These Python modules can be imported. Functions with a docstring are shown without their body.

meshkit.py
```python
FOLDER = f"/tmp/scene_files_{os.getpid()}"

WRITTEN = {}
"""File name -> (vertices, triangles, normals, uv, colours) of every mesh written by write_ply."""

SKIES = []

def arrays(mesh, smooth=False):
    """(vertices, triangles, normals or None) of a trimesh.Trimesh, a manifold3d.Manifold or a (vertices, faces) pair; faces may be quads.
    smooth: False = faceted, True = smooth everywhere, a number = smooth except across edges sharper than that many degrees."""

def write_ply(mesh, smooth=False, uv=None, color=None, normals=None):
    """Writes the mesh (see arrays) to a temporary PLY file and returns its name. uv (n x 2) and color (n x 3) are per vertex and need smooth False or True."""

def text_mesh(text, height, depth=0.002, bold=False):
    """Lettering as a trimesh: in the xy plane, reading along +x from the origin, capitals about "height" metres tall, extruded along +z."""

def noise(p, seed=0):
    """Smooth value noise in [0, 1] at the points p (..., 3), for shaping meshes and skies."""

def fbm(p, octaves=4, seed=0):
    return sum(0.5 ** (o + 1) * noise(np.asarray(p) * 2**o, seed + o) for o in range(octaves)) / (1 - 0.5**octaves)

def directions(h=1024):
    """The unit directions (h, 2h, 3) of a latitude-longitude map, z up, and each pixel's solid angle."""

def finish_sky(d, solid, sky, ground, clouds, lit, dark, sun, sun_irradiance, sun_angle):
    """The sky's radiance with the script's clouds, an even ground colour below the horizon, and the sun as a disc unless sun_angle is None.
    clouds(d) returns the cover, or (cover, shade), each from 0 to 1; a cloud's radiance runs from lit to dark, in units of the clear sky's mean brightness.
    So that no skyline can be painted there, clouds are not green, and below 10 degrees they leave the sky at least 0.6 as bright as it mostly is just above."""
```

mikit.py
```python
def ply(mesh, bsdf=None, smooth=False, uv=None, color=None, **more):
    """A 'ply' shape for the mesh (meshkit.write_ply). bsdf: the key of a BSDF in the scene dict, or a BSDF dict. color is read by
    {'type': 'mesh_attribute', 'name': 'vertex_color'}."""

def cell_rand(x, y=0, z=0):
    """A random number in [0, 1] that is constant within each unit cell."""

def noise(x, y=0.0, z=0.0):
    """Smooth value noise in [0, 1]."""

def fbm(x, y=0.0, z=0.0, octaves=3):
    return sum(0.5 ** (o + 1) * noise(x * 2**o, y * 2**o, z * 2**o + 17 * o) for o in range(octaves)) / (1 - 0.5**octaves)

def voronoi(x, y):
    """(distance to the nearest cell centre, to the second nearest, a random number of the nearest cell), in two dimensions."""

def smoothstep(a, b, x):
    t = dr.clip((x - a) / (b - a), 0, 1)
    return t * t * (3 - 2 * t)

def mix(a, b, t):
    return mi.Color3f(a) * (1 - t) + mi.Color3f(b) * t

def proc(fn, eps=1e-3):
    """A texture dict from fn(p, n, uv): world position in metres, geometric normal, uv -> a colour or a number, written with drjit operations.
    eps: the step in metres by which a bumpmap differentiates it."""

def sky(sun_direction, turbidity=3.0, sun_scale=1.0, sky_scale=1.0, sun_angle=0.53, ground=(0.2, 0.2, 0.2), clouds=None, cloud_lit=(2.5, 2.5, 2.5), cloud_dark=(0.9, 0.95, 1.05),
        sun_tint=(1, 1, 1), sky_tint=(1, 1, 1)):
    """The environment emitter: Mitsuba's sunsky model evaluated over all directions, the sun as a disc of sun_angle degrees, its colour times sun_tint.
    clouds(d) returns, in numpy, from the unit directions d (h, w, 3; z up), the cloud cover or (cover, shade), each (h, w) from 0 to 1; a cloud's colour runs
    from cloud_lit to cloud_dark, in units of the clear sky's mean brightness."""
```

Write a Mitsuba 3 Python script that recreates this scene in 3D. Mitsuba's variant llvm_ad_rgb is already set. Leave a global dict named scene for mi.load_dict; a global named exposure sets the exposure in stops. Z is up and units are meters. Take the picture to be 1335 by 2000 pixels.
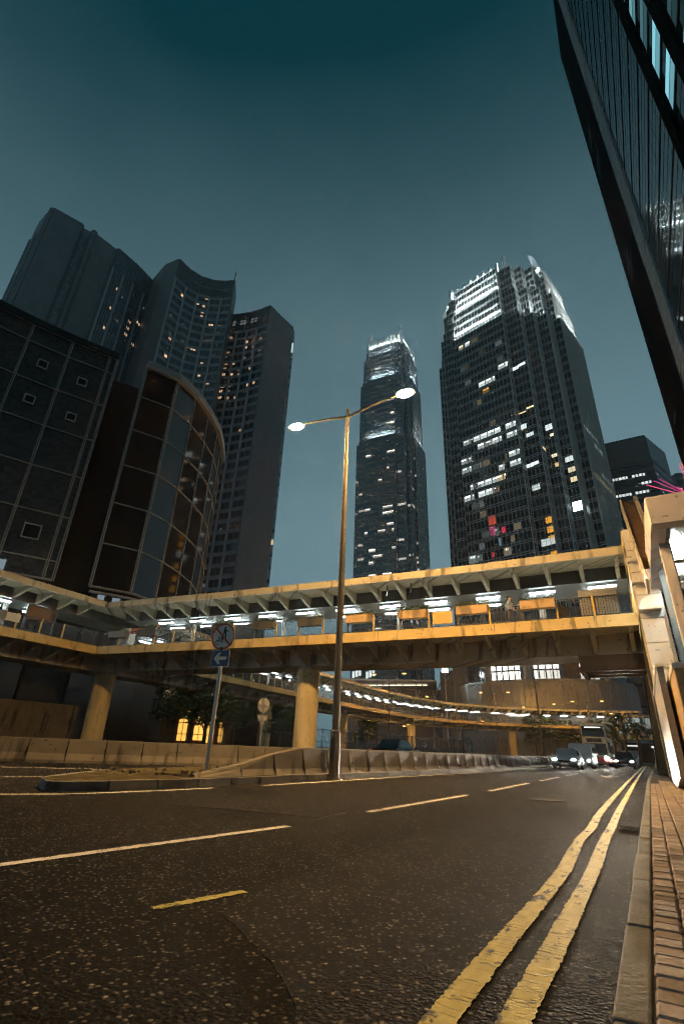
import math, random
import numpy as np
import trimesh, manifold3d
import shapely.geometry as sg
from shapely.ops import unary_union
import drjit as dr
import mitsuba as mi
import mikit, meshkit
from mikit import proc, noise, fbm, voronoi, cell_rand, smoothstep, mix

T = mi.ScalarTransform4f
rng = random.Random(7)
scene, labels = {}, {}

# ------------------------------------------------------------------ camera, sky, exposure
CAM = T([[-0.87405914, 0.17915284, -0.45158042, 0], [-0.48447498, -0.39053735, 0.78279281, 0], [-0.03611946, 0.90298662, 0.4281478, 0.85], [0, 0, 0, 1]])
scene['camera'] = {'type': 'perspective', 'fov': 68.956, 'fov_axis': 'x', 'to_world': CAM, 'near_clip': 0.05, 'far_clip': 3000.0, 'medium': {'type': 'ref', 'id': 'air'}}


def night_cloud(d):
    e = np.clip(d[..., 2], 0, 1)
    n = meshkit.fbm(d * np.array([2.2, 2.2, 3.5]) + 3.1, 4, 5) - 0.5
    s = np.clip((e - 0.26) / 0.72, 0, 1) ** 1.55
    glow = np.clip(d @ np.array([-0.06, 0.86, 0.51]), 0, 1) ** 5      # paler low cloud over the lit towers ahead
    return 1.0, np.clip(s + 0.30 * n + 0.16 - 0.24 * glow, 0, 1)


SKY = mikit.sky((0.2, 1.0, 0.12), turbidity=3, sun_scale=0.0, sky_scale=0.125, clouds=night_cloud, cloud_lit=(3.3, 5.75, 6.7), cloud_dark=(0.02, 0.74, 1.03), ground=(0.05, 0.05, 0.05))
SKY['sampling_weight'] = 6.0
scene['sky'] = SKY
EV = 3.0                                            # the lamps below are given as they look at exposure 0
exposure = EV + 0.2

# night haze over the city
scene['air'] = {'type': 'homogeneous', 'albedo': {'type': 'rgb', 'value': [0.95, 0.95, 0.95]}, 'sigma_t': 0.0004, 'phase': {'type': 'hg', 'g': 0.9}}
scene['haze'] = {'type': 'cube', 'to_world': T().translate([0, 600, 162]).scale([905, 905, 163.2]), 'bsdf': {'type': 'null'}, 'interior': {'type': 'ref', 'id': 'air'}}
labels['haze'] = {'label': 'thin night haze over the whole street', 'kind': 'stuff'}


# ------------------------------------------------------------------ materials
def two(b):
    return {'type': 'twosided', 'bsdf': b}


def rgb(c):
    return {'type': 'rgb', 'value': list(c)}


def mat(name, color, rough=0.6, metal=0.0, spec=0.5, bump=None, scale=0.01, eps=0.002, **k):
    c = proc(color, eps) if callable(color) else rgb(color)
    b = {'type': 'principled', 'base_color': c, 'roughness': proc(rough) if callable(rough) else rough, 'metallic': metal, 'specular': spec, **k}
    if bump is not None:
        b = {'type': 'bumpmap', 'arbitrary': proc(bump, eps), 'scale': scale, 'bsdf': b}
    scene[name] = two(b)
    return name


def asphalt_color(p, n, uv):
    d, _, r = voronoi(p.x * 44, p.y * 44)
    d2, _, r2 = voronoi(p.x * 95 + 3, p.y * 95)
    w = fbm(p.x * 0.9, p.y * 0.35, 0, 4)
    g = fbm(p.x * 6, p.y * 6, 3, 2)
    stone = smoothstep(0.50, 0.30, d) * smoothstep(0.46, 0.56, r)
    fine = smoothstep(0.5, 0.25, d2) * smoothstep(0.78, 0.9, r2)
    lane = p.x / 3.35 - dr.floor(p.x / 3.35)
    tire = 1 - 0.7 * (smoothstep(0.10, 0.22, lane) * smoothstep(0.38, 0.26, lane) + smoothstep(0.62, 0.74, lane) * smoothstep(0.90, 0.78, lane)) * (0.5 + 0.8 * noise(p.x * 1.5, p.y * 0.12))
    base = mix((0.0022, 0.0028, 0.0038), (0.0070, 0.0080, 0.0100), w) * (0.6 + 0.5 * tire + 0.4 * g)
    hue = cell_rand(dr.floor(r * 97), 3)
    st = mix((0.10, 0.098, 0.095), (0.26, 0.22, 0.175), hue) * (0.04 + 1.35 * cell_rand(dr.floor(r * 613), 7) ** 4)
    oil = smoothstep(0.60, 0.78, fbm(p.x * 0.8 + 2, p.y * 0.45 + 7, 4, 4))
    ex = dr.abs(p.x + 2.46 + 0.05 * (noise(p.y * 3.0) - 0.5))
    ey = dr.abs(p.y - 6.44 + 0.04 * (noise(p.x * 4.0) - 0.5))
    seam = smoothstep(0.016, 0.005, ex) * smoothstep(2.6, 2.9, p.y) * smoothstep(6.46, 6.42, p.y) + smoothstep(0.022, 0.007, ey) * smoothstep(-2.5, -2.44, p.x) * smoothstep(-0.86, -0.9, p.x)
    crack = smoothstep(0.006, 0.001, dr.abs(fbm(p.x * 0.8 + 3, p.y * 0.55, 9, 4) - 0.47)) * smoothstep(0.50, 0.62, noise(p.x * 0.6, p.y * 0.4, 3))
    c = (base * (1 - stone) + st * stone) * (1 - 0.55 * oil) * (1 - 0.85 * dr.clip(seam + crack, 0, 1))
    return c * (1 - fine * 0.7) + mi.Color3f(0.045, 0.045, 0.045) * fine * 0.7


def asphalt_bump(p, n, uv):
    d, _, r = voronoi(p.x * 44, p.y * 44)
    return smoothstep(0.6, 0.1, d) * (0.35 + 0.65 * r) + 0.6 * fbm(p.x * 9, p.y * 9, 0, 2)


mat('m_asphalt', asphalt_color, lambda p, n, uv: 0.66 + 0.20 * fbm(p.x * 1.1, p.y * 0.5, 2, 3), spec=0.03, bump=asphalt_bump, scale=0.004)


def patch_color(p, n, uv):
    c = asphalt_color(p + mi.Vector3f(17.3, 4.1, 0), n, uv)
    return c * 0.85 + mi.Color3f(0.012, 0.011, 0.010) * fbm(p.x * 3, p.y * 3)


mat('m_patch', patch_color, 0.76, spec=0.03, bump=asphalt_bump, scale=0.004)


def paint(a, b):
    def f(p, n, uv):
        d, _, r = voronoi(p.x * 44, p.y * 44)
        w = fbm(p.x * 14, p.y * 5, 0, 4)
        crack = smoothstep(0.035, 0.0, dr.abs(fbm(p.x * 5 + 9, p.y * 17, 0, 3) - 0.5)) * smoothstep(0.45, 0.6, noise(p.x * 3, p.y * 3, 5))
        worn = smoothstep(0.70, 0.80, w + 0.13 * r)
        c = mix(a, b, fbm(p.x * 30, p.y * 9, 2, 3))
        c = c * (1 - 0.75 * crack)
        return c * (1 - worn) + mi.Color3f(0.05, 0.047, 0.042) * worn
    return f


mat('m_yellow', paint((0.36, 0.30, 0.065), (0.55, 0.48, 0.15)), 0.7, spec=0.15, bump=lambda p, n, uv: 0.5 * asphalt_bump(p, n, uv) + 0.6 * fbm(p.x * 6, p.y * 26, 1, 3), scale=0.0010)
mat('m_white', paint((0.50, 0.48, 0.45), (0.74, 0.72, 0.68)), 0.7, spec=0.15, bump=asphalt_bump, scale=0.003)
mat('m_ground', lambda p, n, uv: mix((0.035, 0.033, 0.03), (0.07, 0.062, 0.052), fbm(p.x * 0.4, p.y * 0.4, 0, 4)), 0.85, spec=0.25)
mat('m_soil', lambda p, n, uv: mix((0.020, 0.017, 0.012), (0.10, 0.085, 0.05), fbm(p.x * 5, p.y * 5, 0, 5)), 0.95, spec=0.1, bump=lambda p, n, uv: fbm(p.x * 12, p.y * 12, 0, 4), scale=0.05)


def stone_mat(name, a, b, f=9.0, rough=0.75, dirt=0.5, bs=0.004, spec=0.35):
    def col(p, n, uv):
        w = fbm(p.x * f, p.y * f, p.z * f, 4)
        g = noise(p.x * 95, p.y * 95, p.z * 95)
        k = smoothstep(0.5, 0.78, fbm(p.x * 2.3 + 4, p.y * 2.3, p.z * 0.9, 4))
        return mix(a, b, dr.clip(w * 0.8 + g * 0.55 - 0.1, 0, 1)) * (1 - dirt * k)
    mat(name, col, rough, spec=spec, bump=lambda p, n, uv: fbm(p.x * 45, p.y * 45, p.z * 45, 3), scale=bs)
    return name


for i, (a, b) in enumerate((((0.07, 0.075, 0.08), (0.22, 0.22, 0.22)), ((0.055, 0.06, 0.068), (0.18, 0.18, 0.185)), ((0.085, 0.088, 0.09), (0.24, 0.24, 0.235)))):
    stone_mat(f'm_kerb{i}', a, b, 6, 0.85, 0.5, 0.0015, 0.15)
for i, (a, b) in enumerate((((0.20, 0.168, 0.158), (0.32, 0.27, 0.252)), ((0.24, 0.20, 0.188), (0.36, 0.305, 0.285)), ((0.16, 0.137, 0.13), (0.27, 0.23, 0.215)), ((0.27, 0.232, 0.218), (0.39, 0.34, 0.318)))):
    stone_mat(f'm_brick{i}', a, b, 8, 0.85, 0.35, 0.002, 0.2)
stone_mat('m_joint', (0.02, 0.02, 0.018), (0.05, 0.045, 0.04), 9, 0.95, 0.2)


def concrete_paint(name, a, b, streak=0.35, rough=0.55):
    def col(p, n, uv):
        w = fbm(p.x * 1.7, p.y * 1.7, p.z * 1.7, 4)
        run = fbm(p.x * 3.4 + p.y * 3.4, 3.0, p.z * 0.55, 4)
        run = smoothstep(0.54, 0.78, run)
        spot = smoothstep(0.70, 0.78, fbm(p.x * 7, p.y * 7, p.z * 7, 3))
        return mix(a, b, w) * (1 - streak * run) * (1 - 0.5 * spot)
    mat(name, col, rough, spec=0.4, bump=lambda p, n, uv: fbm(p.x * 18, p.y * 18, p.z * 18, 3), scale=0.004)
    return name


concrete_paint('m_cream', (0.36, 0.34, 0.275), (0.47, 0.45, 0.38), 0.55)
concrete_paint('m_fascia', (0.46, 0.41, 0.29), (0.60, 0.54, 0.39), 0.6)
concrete_paint('m_deckfascia', (0.50, 0.37, 0.15), (0.62, 0.47, 0.21), 0.6)  # extra yellow in this colour makes up for the paler sodium lamp light
concrete_paint('m_barrier', (0.08, 0.073, 0.063), (0.14, 0.128, 0.112), 0.7, 0.8)
concrete_paint('m_column', (0.52, 0.42, 0.22), (0.62, 0.52, 0.30), 0.25)
concrete_paint('m_greywall', (0.16, 0.165, 0.165), (0.22, 0.225, 0.22), 0.3)
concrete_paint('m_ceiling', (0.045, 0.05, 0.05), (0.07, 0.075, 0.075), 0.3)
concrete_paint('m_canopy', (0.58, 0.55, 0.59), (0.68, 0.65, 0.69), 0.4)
concrete_paint('m_soffit', (0.50, 0.47, 0.38), (0.58, 0.55, 0.46), 0.4)
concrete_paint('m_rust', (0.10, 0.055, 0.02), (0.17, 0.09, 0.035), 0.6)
concrete_paint('m_whitetile', (0.62, 0.60, 0.55), (0.70, 0.68, 0.63), 0.12, 0.25)
concrete_paint('m_planter', (0.40, 0.27, 0.13), (0.52, 0.36, 0.19), 0.6)
concrete_paint('m_planterdark', (0.055, 0.055, 0.05), (0.11, 0.105, 0.09), 0.5)
mat('m_post', (0.55, 0.36, 0.06), 0.45)
mat('m_bar', (0.05, 0.055, 0.06), 0.4, metal=0.4)
mat('m_steel', lambda p, n, uv: mix((0.16, 0.16, 0.16), (0.30, 0.30, 0.295), fbm(p.x * 3, p.y * 3, p.z * 40, 3)), 0.45, metal=0.7, spec=0.4)
mat('m_polepaint', lambda p, n, uv: mix((0.07, 0.062, 0.05), (0.15, 0.13, 0.105), fbm(p.x * 9, p.y * 9, p.z * 1.3, 4)), 0.5)
mat('m_galv', lambda p, n, uv: mix((0.36, 0.36, 0.36), (0.5, 0.5, 0.49), fbm(p.x * 20, p.y * 20, p.z * 6, 3)), 0.35, metal=0.8)
mat('m_black', (0.012, 0.013, 0.014), 0.5)
mat('m_darkmetal', (0.06, 0.06, 0.065), 0.35, metal=0.6)
mat('m_bark', lambda p, n, uv: mix((0.05, 0.035, 0.022), (0.12, 0.09, 0.06), fbm(p.x * 8, p.y * 8, p.z * 2, 3)), 0.9)
for i, c in enumerate(((0.045, 0.075, 0.025), (0.07, 0.10, 0.035), (0.03, 0.05, 0.02))):
    mat(f'm_leaf{i}', c, 0.6, spec=0.3)


# lettering and sign plates
mat('m_signred', (0.55, 0.07, 0.03), 0.4)
mat('m_signwhite', (0.66, 0.64, 0.60), 0.4)
mat('m_signblue', (0.035, 0.06, 0.17), 0.35)
mat('m_signgrey', (0.34, 0.34, 0.33), 0.45, metal=0.4)
mat('m_cloth', (0.05, 0.05, 0.06), 0.9)
mat('m_clothlight', (0.25, 0.3, 0.36), 0.9)
mat('m_skin', (0.45, 0.28, 0.2), 0.6)
mat('m_hair', (0.015, 0.012, 0.01), 0.5)
mat('m_poster_a', (0.5, 0.12, 0.05), 0.5)
mat('m_poster_b', (0.55, 0.52, 0.46), 0.5)
mat('m_poster_c', (0.12, 0.25, 0.45), 0.5)
mat('m_poster_d', (0.55, 0.35, 0.08), 0.5)
mat('m_redbanner', (0.55, 0.06, 0.04), 0.6)


def glass(name, tint, rough=0.06, cell=None, spec=0.9):
    def col(p, n, uv):
        if cell is None:
            return mi.Color3f(*tint)
        r = cell_rand(dr.floor((p.x + p.y) / cell[0]), dr.floor(p.z / cell[1]), 3)
        return mi.Color3f(*tint) * (0.55 + 0.9 * r)
    mat(name, col, rough, spec=spec)
    return name


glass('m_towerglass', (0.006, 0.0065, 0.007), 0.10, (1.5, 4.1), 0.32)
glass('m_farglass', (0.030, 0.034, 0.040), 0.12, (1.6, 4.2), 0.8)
glass('m_hotelglass', (0.010, 0.017, 0.024), 0.10, (2.0, 3.3), 0.8)
glass('m_hotelglass_lighter', (0.05, 0.068, 0.08), 0.14, (2.0, 3.3), 0.9)
glass('m_mallglass', (0.016, 0.012, 0.008), 0.05, None, 0.75)
glass('m_facadeglass', (0.010, 0.022, 0.026), 0.012, None, 1.0)
glass('m_carglass', (0.01, 0.011, 0.012), 0.05, None, 0.9)
mat('m_towermetal', (0.60, 0.60, 0.61), 0.5)
mat('m_towerfin', (0.50, 0.46, 0.43), 0.5)
mat('m_towerstone', (0.035, 0.032, 0.030), 0.4)
mat('m_clawwhite', (0.62, 0.64, 0.65), 0.4)
mat('m_farmetal', (0.30, 0.30, 0.31), 0.4, metal=0.4)
mat('m_farband', (0.12, 0.12, 0.13), 0.4)


def hotel_panel(p, n, uv):
    g = (p.x + p.y) / 2.6
    fx, fz = g - dr.floor(g), p.z / 3.2 - dr.floor(p.z / 3.2)
    line = dr.maximum(smoothstep(0.05, 0.0, fx), smoothstep(0.05, 0.0, fz))
    return mix((0.115, 0.125, 0.135), (0.14, 0.15, 0.16), cell_rand(dr.floor(g), dr.floor(p.z / 3.2))) * (1 - 0.35 * line)


mat('m_hotelpanel', hotel_panel, 0.5)
mat('m_hotelband', (0.17, 0.20, 0.23), 0.5)
mat('m_hotelrib', (0.26, 0.29, 0.32), 0.5)
mat('m_hotelmullion', (0.15, 0.17, 0.19), 0.4, metal=0.3)
mat('m_blockstone', (0.075, 0.07, 0.068), 0.6)
mat('m_mallframe', (0.42, 0.39, 0.36), 0.4)


def glassblock_bump(p, n, uv):
    g, h = (p.x * 0.4 - p.y * 0.92) / 0.24, p.z / 0.24
    fx, fz = g - dr.floor(g) - 0.5, h - dr.floor(h) - 0.5
    return smoothstep(0.5, 0.3, dr.maximum(dr.abs(fx), dr.abs(fz))) + 0.5 * noise(g * 1.7, h * 1.7)


mat('m_glassblock', lambda p, n, uv: mix((0.012, 0.014, 0.014), (0.05, 0.052, 0.05), cell_rand(dr.floor((p.x * 0.4 - p.y * 0.92) / 0.24), dr.floor(p.z / 0.24))), 0.22, spec=0.8, bump=glassblock_bump, scale=0.05, eps=0.03)
mat('m_recess', (0.010, 0.010, 0.010), 0.6)


def rock_col(p, n, uv):
    return mix((0.16, 0.20, 0.215), (0.52, 0.60, 0.63), fbm(p.x * 1.5, p.y * 1.5, p.z * 1.5, 5))


mat('m_rockstone', rock_col, 0.55, bump=lambda p, n, uv: fbm(p.x * 1.6, p.y * 1.6, p.z * 2.6, 5), scale=0.5, eps=0.02)
mat('m_facadefin', (0.020, 0.024, 0.026), 0.3, metal=0.4)
mat('m_facadeblack', (0.0025, 0.0028, 0.003), 0.9, spec=0.02)
mat('m_carwhite', (0.62, 0.62, 0.61), 0.25, clearcoat=1.0)
mat('m_carsilver', (0.40, 0.41, 0.42), 0.28, metal=0.5, clearcoat=1.0)
mat('m_cardark', (0.02, 0.022, 0.026), 0.2, clearcoat=1.0)
mat('m_carred', (0.42, 0.02, 0.015), 0.25, clearcoat=1.0)
mat('m_rubber', (0.02, 0.02, 0.02), 0.8)
mat('m_chrome', (0.7, 0.7, 0.7), 0.15, metal=1.0)
mat('m_buscream', (0.50, 0.44, 0.30), 0.3, clearcoat=1.0)
mat('m_plate', (0.65, 0.64, 0.6), 0.5)
mat('m_gone', (0.02, 0.02, 0.02), 0.6)

WHITE, WARM, SODIUM, COOL = (0.86, 1.0, 0.97), (1.0, 0.62, 0.30), (1.0, 0.47, 0.09), (0.72, 1.0, 1.05)


# ------------------------------------------------------------------ mesh helpers
class MB:
    def __init__(self):
        self.v, self.f, self.n = [], [], 0

    def add(self, v, f):
        v = np.asarray(v, float)
        self.v.append(v)
        self.f.append(np.asarray(f, int) + self.n)
        self.n += len(v)
        return self

    def box(self, x0, x1, y0, y1, z0, z1):
        return self.obox(((x0 + x1) / 2, (y0 + y1) / 2, (z0 + z1) / 2), ((x1 - x0) / 2, 0, 0), (0, (y1 - y0) / 2, 0), (0, 0, (z1 - z0) / 2))

    def obox(self, c, a, b, d):
        c, a, b, d = (np.asarray(q, float) for q in (c, a, b, d))
        if np.dot(np.cross(a, b), d) < 0:
            a = -a
        v = [c + i * a + j * b + k * d for k in (-1, 1) for j in (-1, 1) for i in (-1, 1)]
        return self.add(v, BOXF)

    def quad(self, a, b, c, d):
        return self.add([a, b, c, d], [[0, 1, 2], [0, 2, 3]])

    def mesh(self, m):
        return self.add(m.vertices, m.faces)

    def tube(self, pts, r, n=10, caps=True):
        pts = np.asarray(pts, float)
        r = np.broadcast_to(np.asarray(r, float), (len(pts),))
        t = np.gradient(pts, axis=0)
        t /= np.linalg.norm(t, axis=1, keepdims=True) + 1e-12
        ref = np.array([0, 0, 1.0]) if abs(t[:, 2]).mean() < 0.8 else np.array([1.0, 0, 0])
        v = []
        for p, d, q in zip(pts, t, r):
            x = np.cross(ref, d)
            if np.linalg.norm(x) < .05:
                x = np.cross(ref[[1, 2, 0]], d)
            x /= np.linalg.norm(x)
            y = np.cross(d, x)
            v += [p + q * (math.cos(a) * x + math.sin(a) * y) for a in np.arange(n) * 2 * math.pi / n]
        f = []
        for i in range(len(pts) - 1):
            for j in range(n):
                k = (j + 1) % n
                f += [[i * n + j, i * n + k, (i + 1) * n + k], [i * n + j, (i + 1) * n + k, (i + 1) * n + j]]
        m = len(v)
        if caps:
            v += [pts[0], pts[-1]]
            e = (len(pts) - 1) * n
            for j in range(n):
                k = (j + 1) % n
                f += [[m, k, j], [m + 1, e + j, e + k]]
        return self.add(v, f)

    def prism(self, poly, z0, z1):
        if not isinstance(poly, sg.Polygon):
            poly = sg.Polygon(poly)
        m = trimesh.creation.extrude_polygon(poly, z1 - z0, engine='earcut')
        m.apply_translation([0, 0, z0])
        return self.mesh(m)

    def get(self):
        return np.vstack(self.v), np.vstack(self.f)


BOXF = [[0, 2, 1], [1, 2, 3], [4, 5, 6], [5, 7, 6], [0, 1, 4], [1, 5, 4], [2, 6, 3], [3, 6, 7], [0, 4, 2], [2, 4, 6], [1, 3, 5], [3, 7, 5]]
COUNT = {}


def numbered(k):
    COUNT[k] = COUNT.get(k, -1) + 1
    return k if COUNT[k] == 0 else f'{k}_{COUNT[k]:03d}'


def em(color, L, w=0.0):
    return {'type': 'area', 'radiance': rgb([c * L / 2 ** EV for c in color]), 'sampling_weight': float(w)}


def put(name, m, material, parent=None, smooth=False, emit=None, label=None, kind=None):
    key = numbered(f'{parent}__{name}' if parent else name)
    m = m.get() if isinstance(m, MB) else m
    d = mikit.ply(m, material, smooth)
    if emit:
        d['emitter'] = emit
    scene[key] = d
    if label or kind:
        labels.setdefault(key, {})
        if label:
            labels[key]['label'] = label
        if kind:
            labels[key]['kind'] = kind
    return key


def thing(name, label, cat, group=None):
    key = numbered(name)
    labels[key] = {'label': label, 'category': cat}
    if group:
        labels[key]['group'] = group
    return key


def tag(key, label, cat, group=None):
    labels[key] = {'label': label, 'category': cat}
    if group:
        labels[key]['group'] = group


def pol(az, D, z=None):
    a = math.radians(az)
    p = (D * math.sin(a), D * math.cos(a))
    return p if z is None else (*p, z)


def mitre(P, inward):
    """per-vertex inward normals of a polyline (scaled for mitres); inward=+1: left of travel"""
    P = np.asarray(P, float)
    t = np.diff(P, axis=0)
    t /= np.linalg.norm(t, axis=1, keepdims=True)
    n = np.stack([-t[:, 1], t[:, 0]], 1) * inward
    out = [n[0]]
    for a, b in zip(n[:-1], n[1:]):
        m = a + b
        m /= np.linalg.norm(m)
        out.append(m / max(0.4, m.dot(a)))
    return np.array(out + [n[-1]])


def sweep(P, inward, prof):
    """prism with cross-section prof [(offset inward, z)] swept along the plan polyline P"""
    P = np.asarray(P, float)
    N = mitre(P, inward)
    k = len(prof)
    v = [[*(p + o * n), z] for p, n in zip(P, N) for o, z in prof]
    f = []
    for i in range(len(P) - 1):
        for j in range(k):
            a, b = i * k + j, i * k + (j + 1) % k
            f += [[a, b, b + k], [a, b + k, a + k]]
    cap = np.array(trimesh.creation.triangulate_polygon(sg.Polygon(prof), engine='earcut')[1]) % k
    f += cap.tolist() + (cap[:, ::-1] + (len(P) - 1) * k).tolist()
    m = trimesh.Trimesh(np.array(v), np.array(f), process=False)
    trimesh.repair.fix_normals(m)
    return m.vertices, m.faces


class Path:
    def __init__(self, P, inward):
        self.P, self.s = np.asarray(P, float), inward
        self.L = np.concatenate([[0], np.cumsum(np.linalg.norm(np.diff(self.P, axis=0), axis=1))])

    def at(self, s):
        i = int(np.clip(np.searchsorted(self.L, s, 'right') - 1, 0, len(self.P) - 2))
        t = self.P[i + 1] - self.P[i]
        q = self.P[i] + t * (s - self.L[i]) / (self.L[i + 1] - self.L[i])
        t = t / np.linalg.norm(t)
        return q, t, np.array([-t[1], t[0]]) * self.s

    def sub(self, a, b):
        inner = [p for p, l in zip(self.P, self.L) if a + 0.01 < l < b - 0.01]
        return [self.at(a)[0], *inner, self.at(b)[0]]


def rbox(x0, x1, y0, y1, z0, z1, r=0.02, seg=6):
    pts = [manifold3d.Manifold.sphere(r, seg).translate([x, y, z]) for x in (x0 + r, x1 - r) for y in (y0 + r, y1 - r) for z in (z0 + r, z1 - r)]
    m = manifold3d.Manifold.batch_hull(pts).to_mesh()
    return m.vert_properties[:, :3].astype(float), m.tri_verts


def moved(m, loc, rz=0.0):
    v, f = m.get() if isinstance(m, MB) else (m.vertices, m.faces) if hasattr(m, 'vertices') else m
    c, s = math.cos(rz), math.sin(rz)
    R = np.array([[c, -s, 0], [s, c, 0], [0, 0, 1]])
    return np.asarray(v) @ R.T + np.asarray(loc), f


# ------------------------------------------------------------------ ground, road, markings, pavement
def sheet(poly, z):
    m = trimesh.creation.triangulate_polygon(sg.Polygon(poly), engine='earcut')
    v = np.c_[m[0], np.full(len(m[0]), z)]
    f = np.array(m[1])
    a = v[f]
    up = np.cross(a[:, 1] - a[:, 0], a[:, 2] - a[:, 0])[:, 2] > 0
    f[~up] = f[~up][:, ::-1]
    return v, f


put('ground', sheet([(-900, -300), (900, -300), (900, 1500), (-900, 1500)], -0.03), 'm_ground', label='dark open ground around the road', kind='structure')
put('road', sheet([(-40, -12), (-0.2, -12), (-0.2, 24), (0.1, 60), (0.1, 220), (-40, 220)], 0.0), 'm_asphalt', label='dark grey asphalt road with coarse stone grain', kind='structure')


def ragged(pts, half, step=0.02, amp=0.006, seed=1):
    """outline of a painted band along pts (x, y) with uneven edges"""
    r = random.Random(seed)
    P = Path(pts, 1)
    n = max(2, int(P.L[-1] / step))
    A, B = [], []
    for i in range(n + 1):
        s = P.L[-1] * i / n
        q, t, nn = P.at(min(s, P.L[-1] - 1e-6))
        w = half + 0.003 * math.sin(s * 2.3 + seed) + r.uniform(-amp, amp)
        w2 = half + 0.003 * math.sin(s * 1.7 + 2 * seed) + r.uniform(-amp, amp)
        A.append(q + nn * w)
        B.append(q - nn * w2)
    v = np.array([[*p, 0.005] for ab in zip(A, B) for p in ab])
    f = [[2 * i + 1, 2 * i + 3, 2 * i] for i in range(n)] + [[2 * i, 2 * i + 3, 2 * i + 2] for i in range(n)]
    return v, np.array(f)


Y1 = [(-0.80, 0.8), (-0.805, 2.2), (-0.80, 3.0), (-0.785, 4.2), (-0.785, 5.3), (-0.83, 6.3), (-0.86, 7.2), (-0.845, 8.4), (-0.90, 10), (-0.93, 13), (-0.97, 24), (-1.0, 45), (-1.0, 95)]
Y2 = [(-0.585, 0.8), (-0.585, 2.3), (-0.575, 3.2), (-0.575, 4.4), (-0.58, 5.7), (-0.61, 6.8), (-0.625, 7.6), (-0.62, 8.8), (-0.65, 10.5), (-0.665, 13.4), (-0.70, 24), (-0.72, 45), (-0.72, 95)]
put('yellow_line', ragged(Y1, 0.056, seed=3), 'm_yellow', 'road', label='outer worn yellow line of the double line along the kerb')
put('yellow_line', ragged(Y2, 0.055, seed=8), 'm_yellow', 'road', label='inner worn yellow line nearer the kerb')
put('yellow_dash', ragged([(-2.57, 2.52), (-2.40, 3.12)], 0.036, 0.02, 0.012, 4), 'm_yellow', 'road', label='short scuffed yellow dash on dark asphalt')
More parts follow.
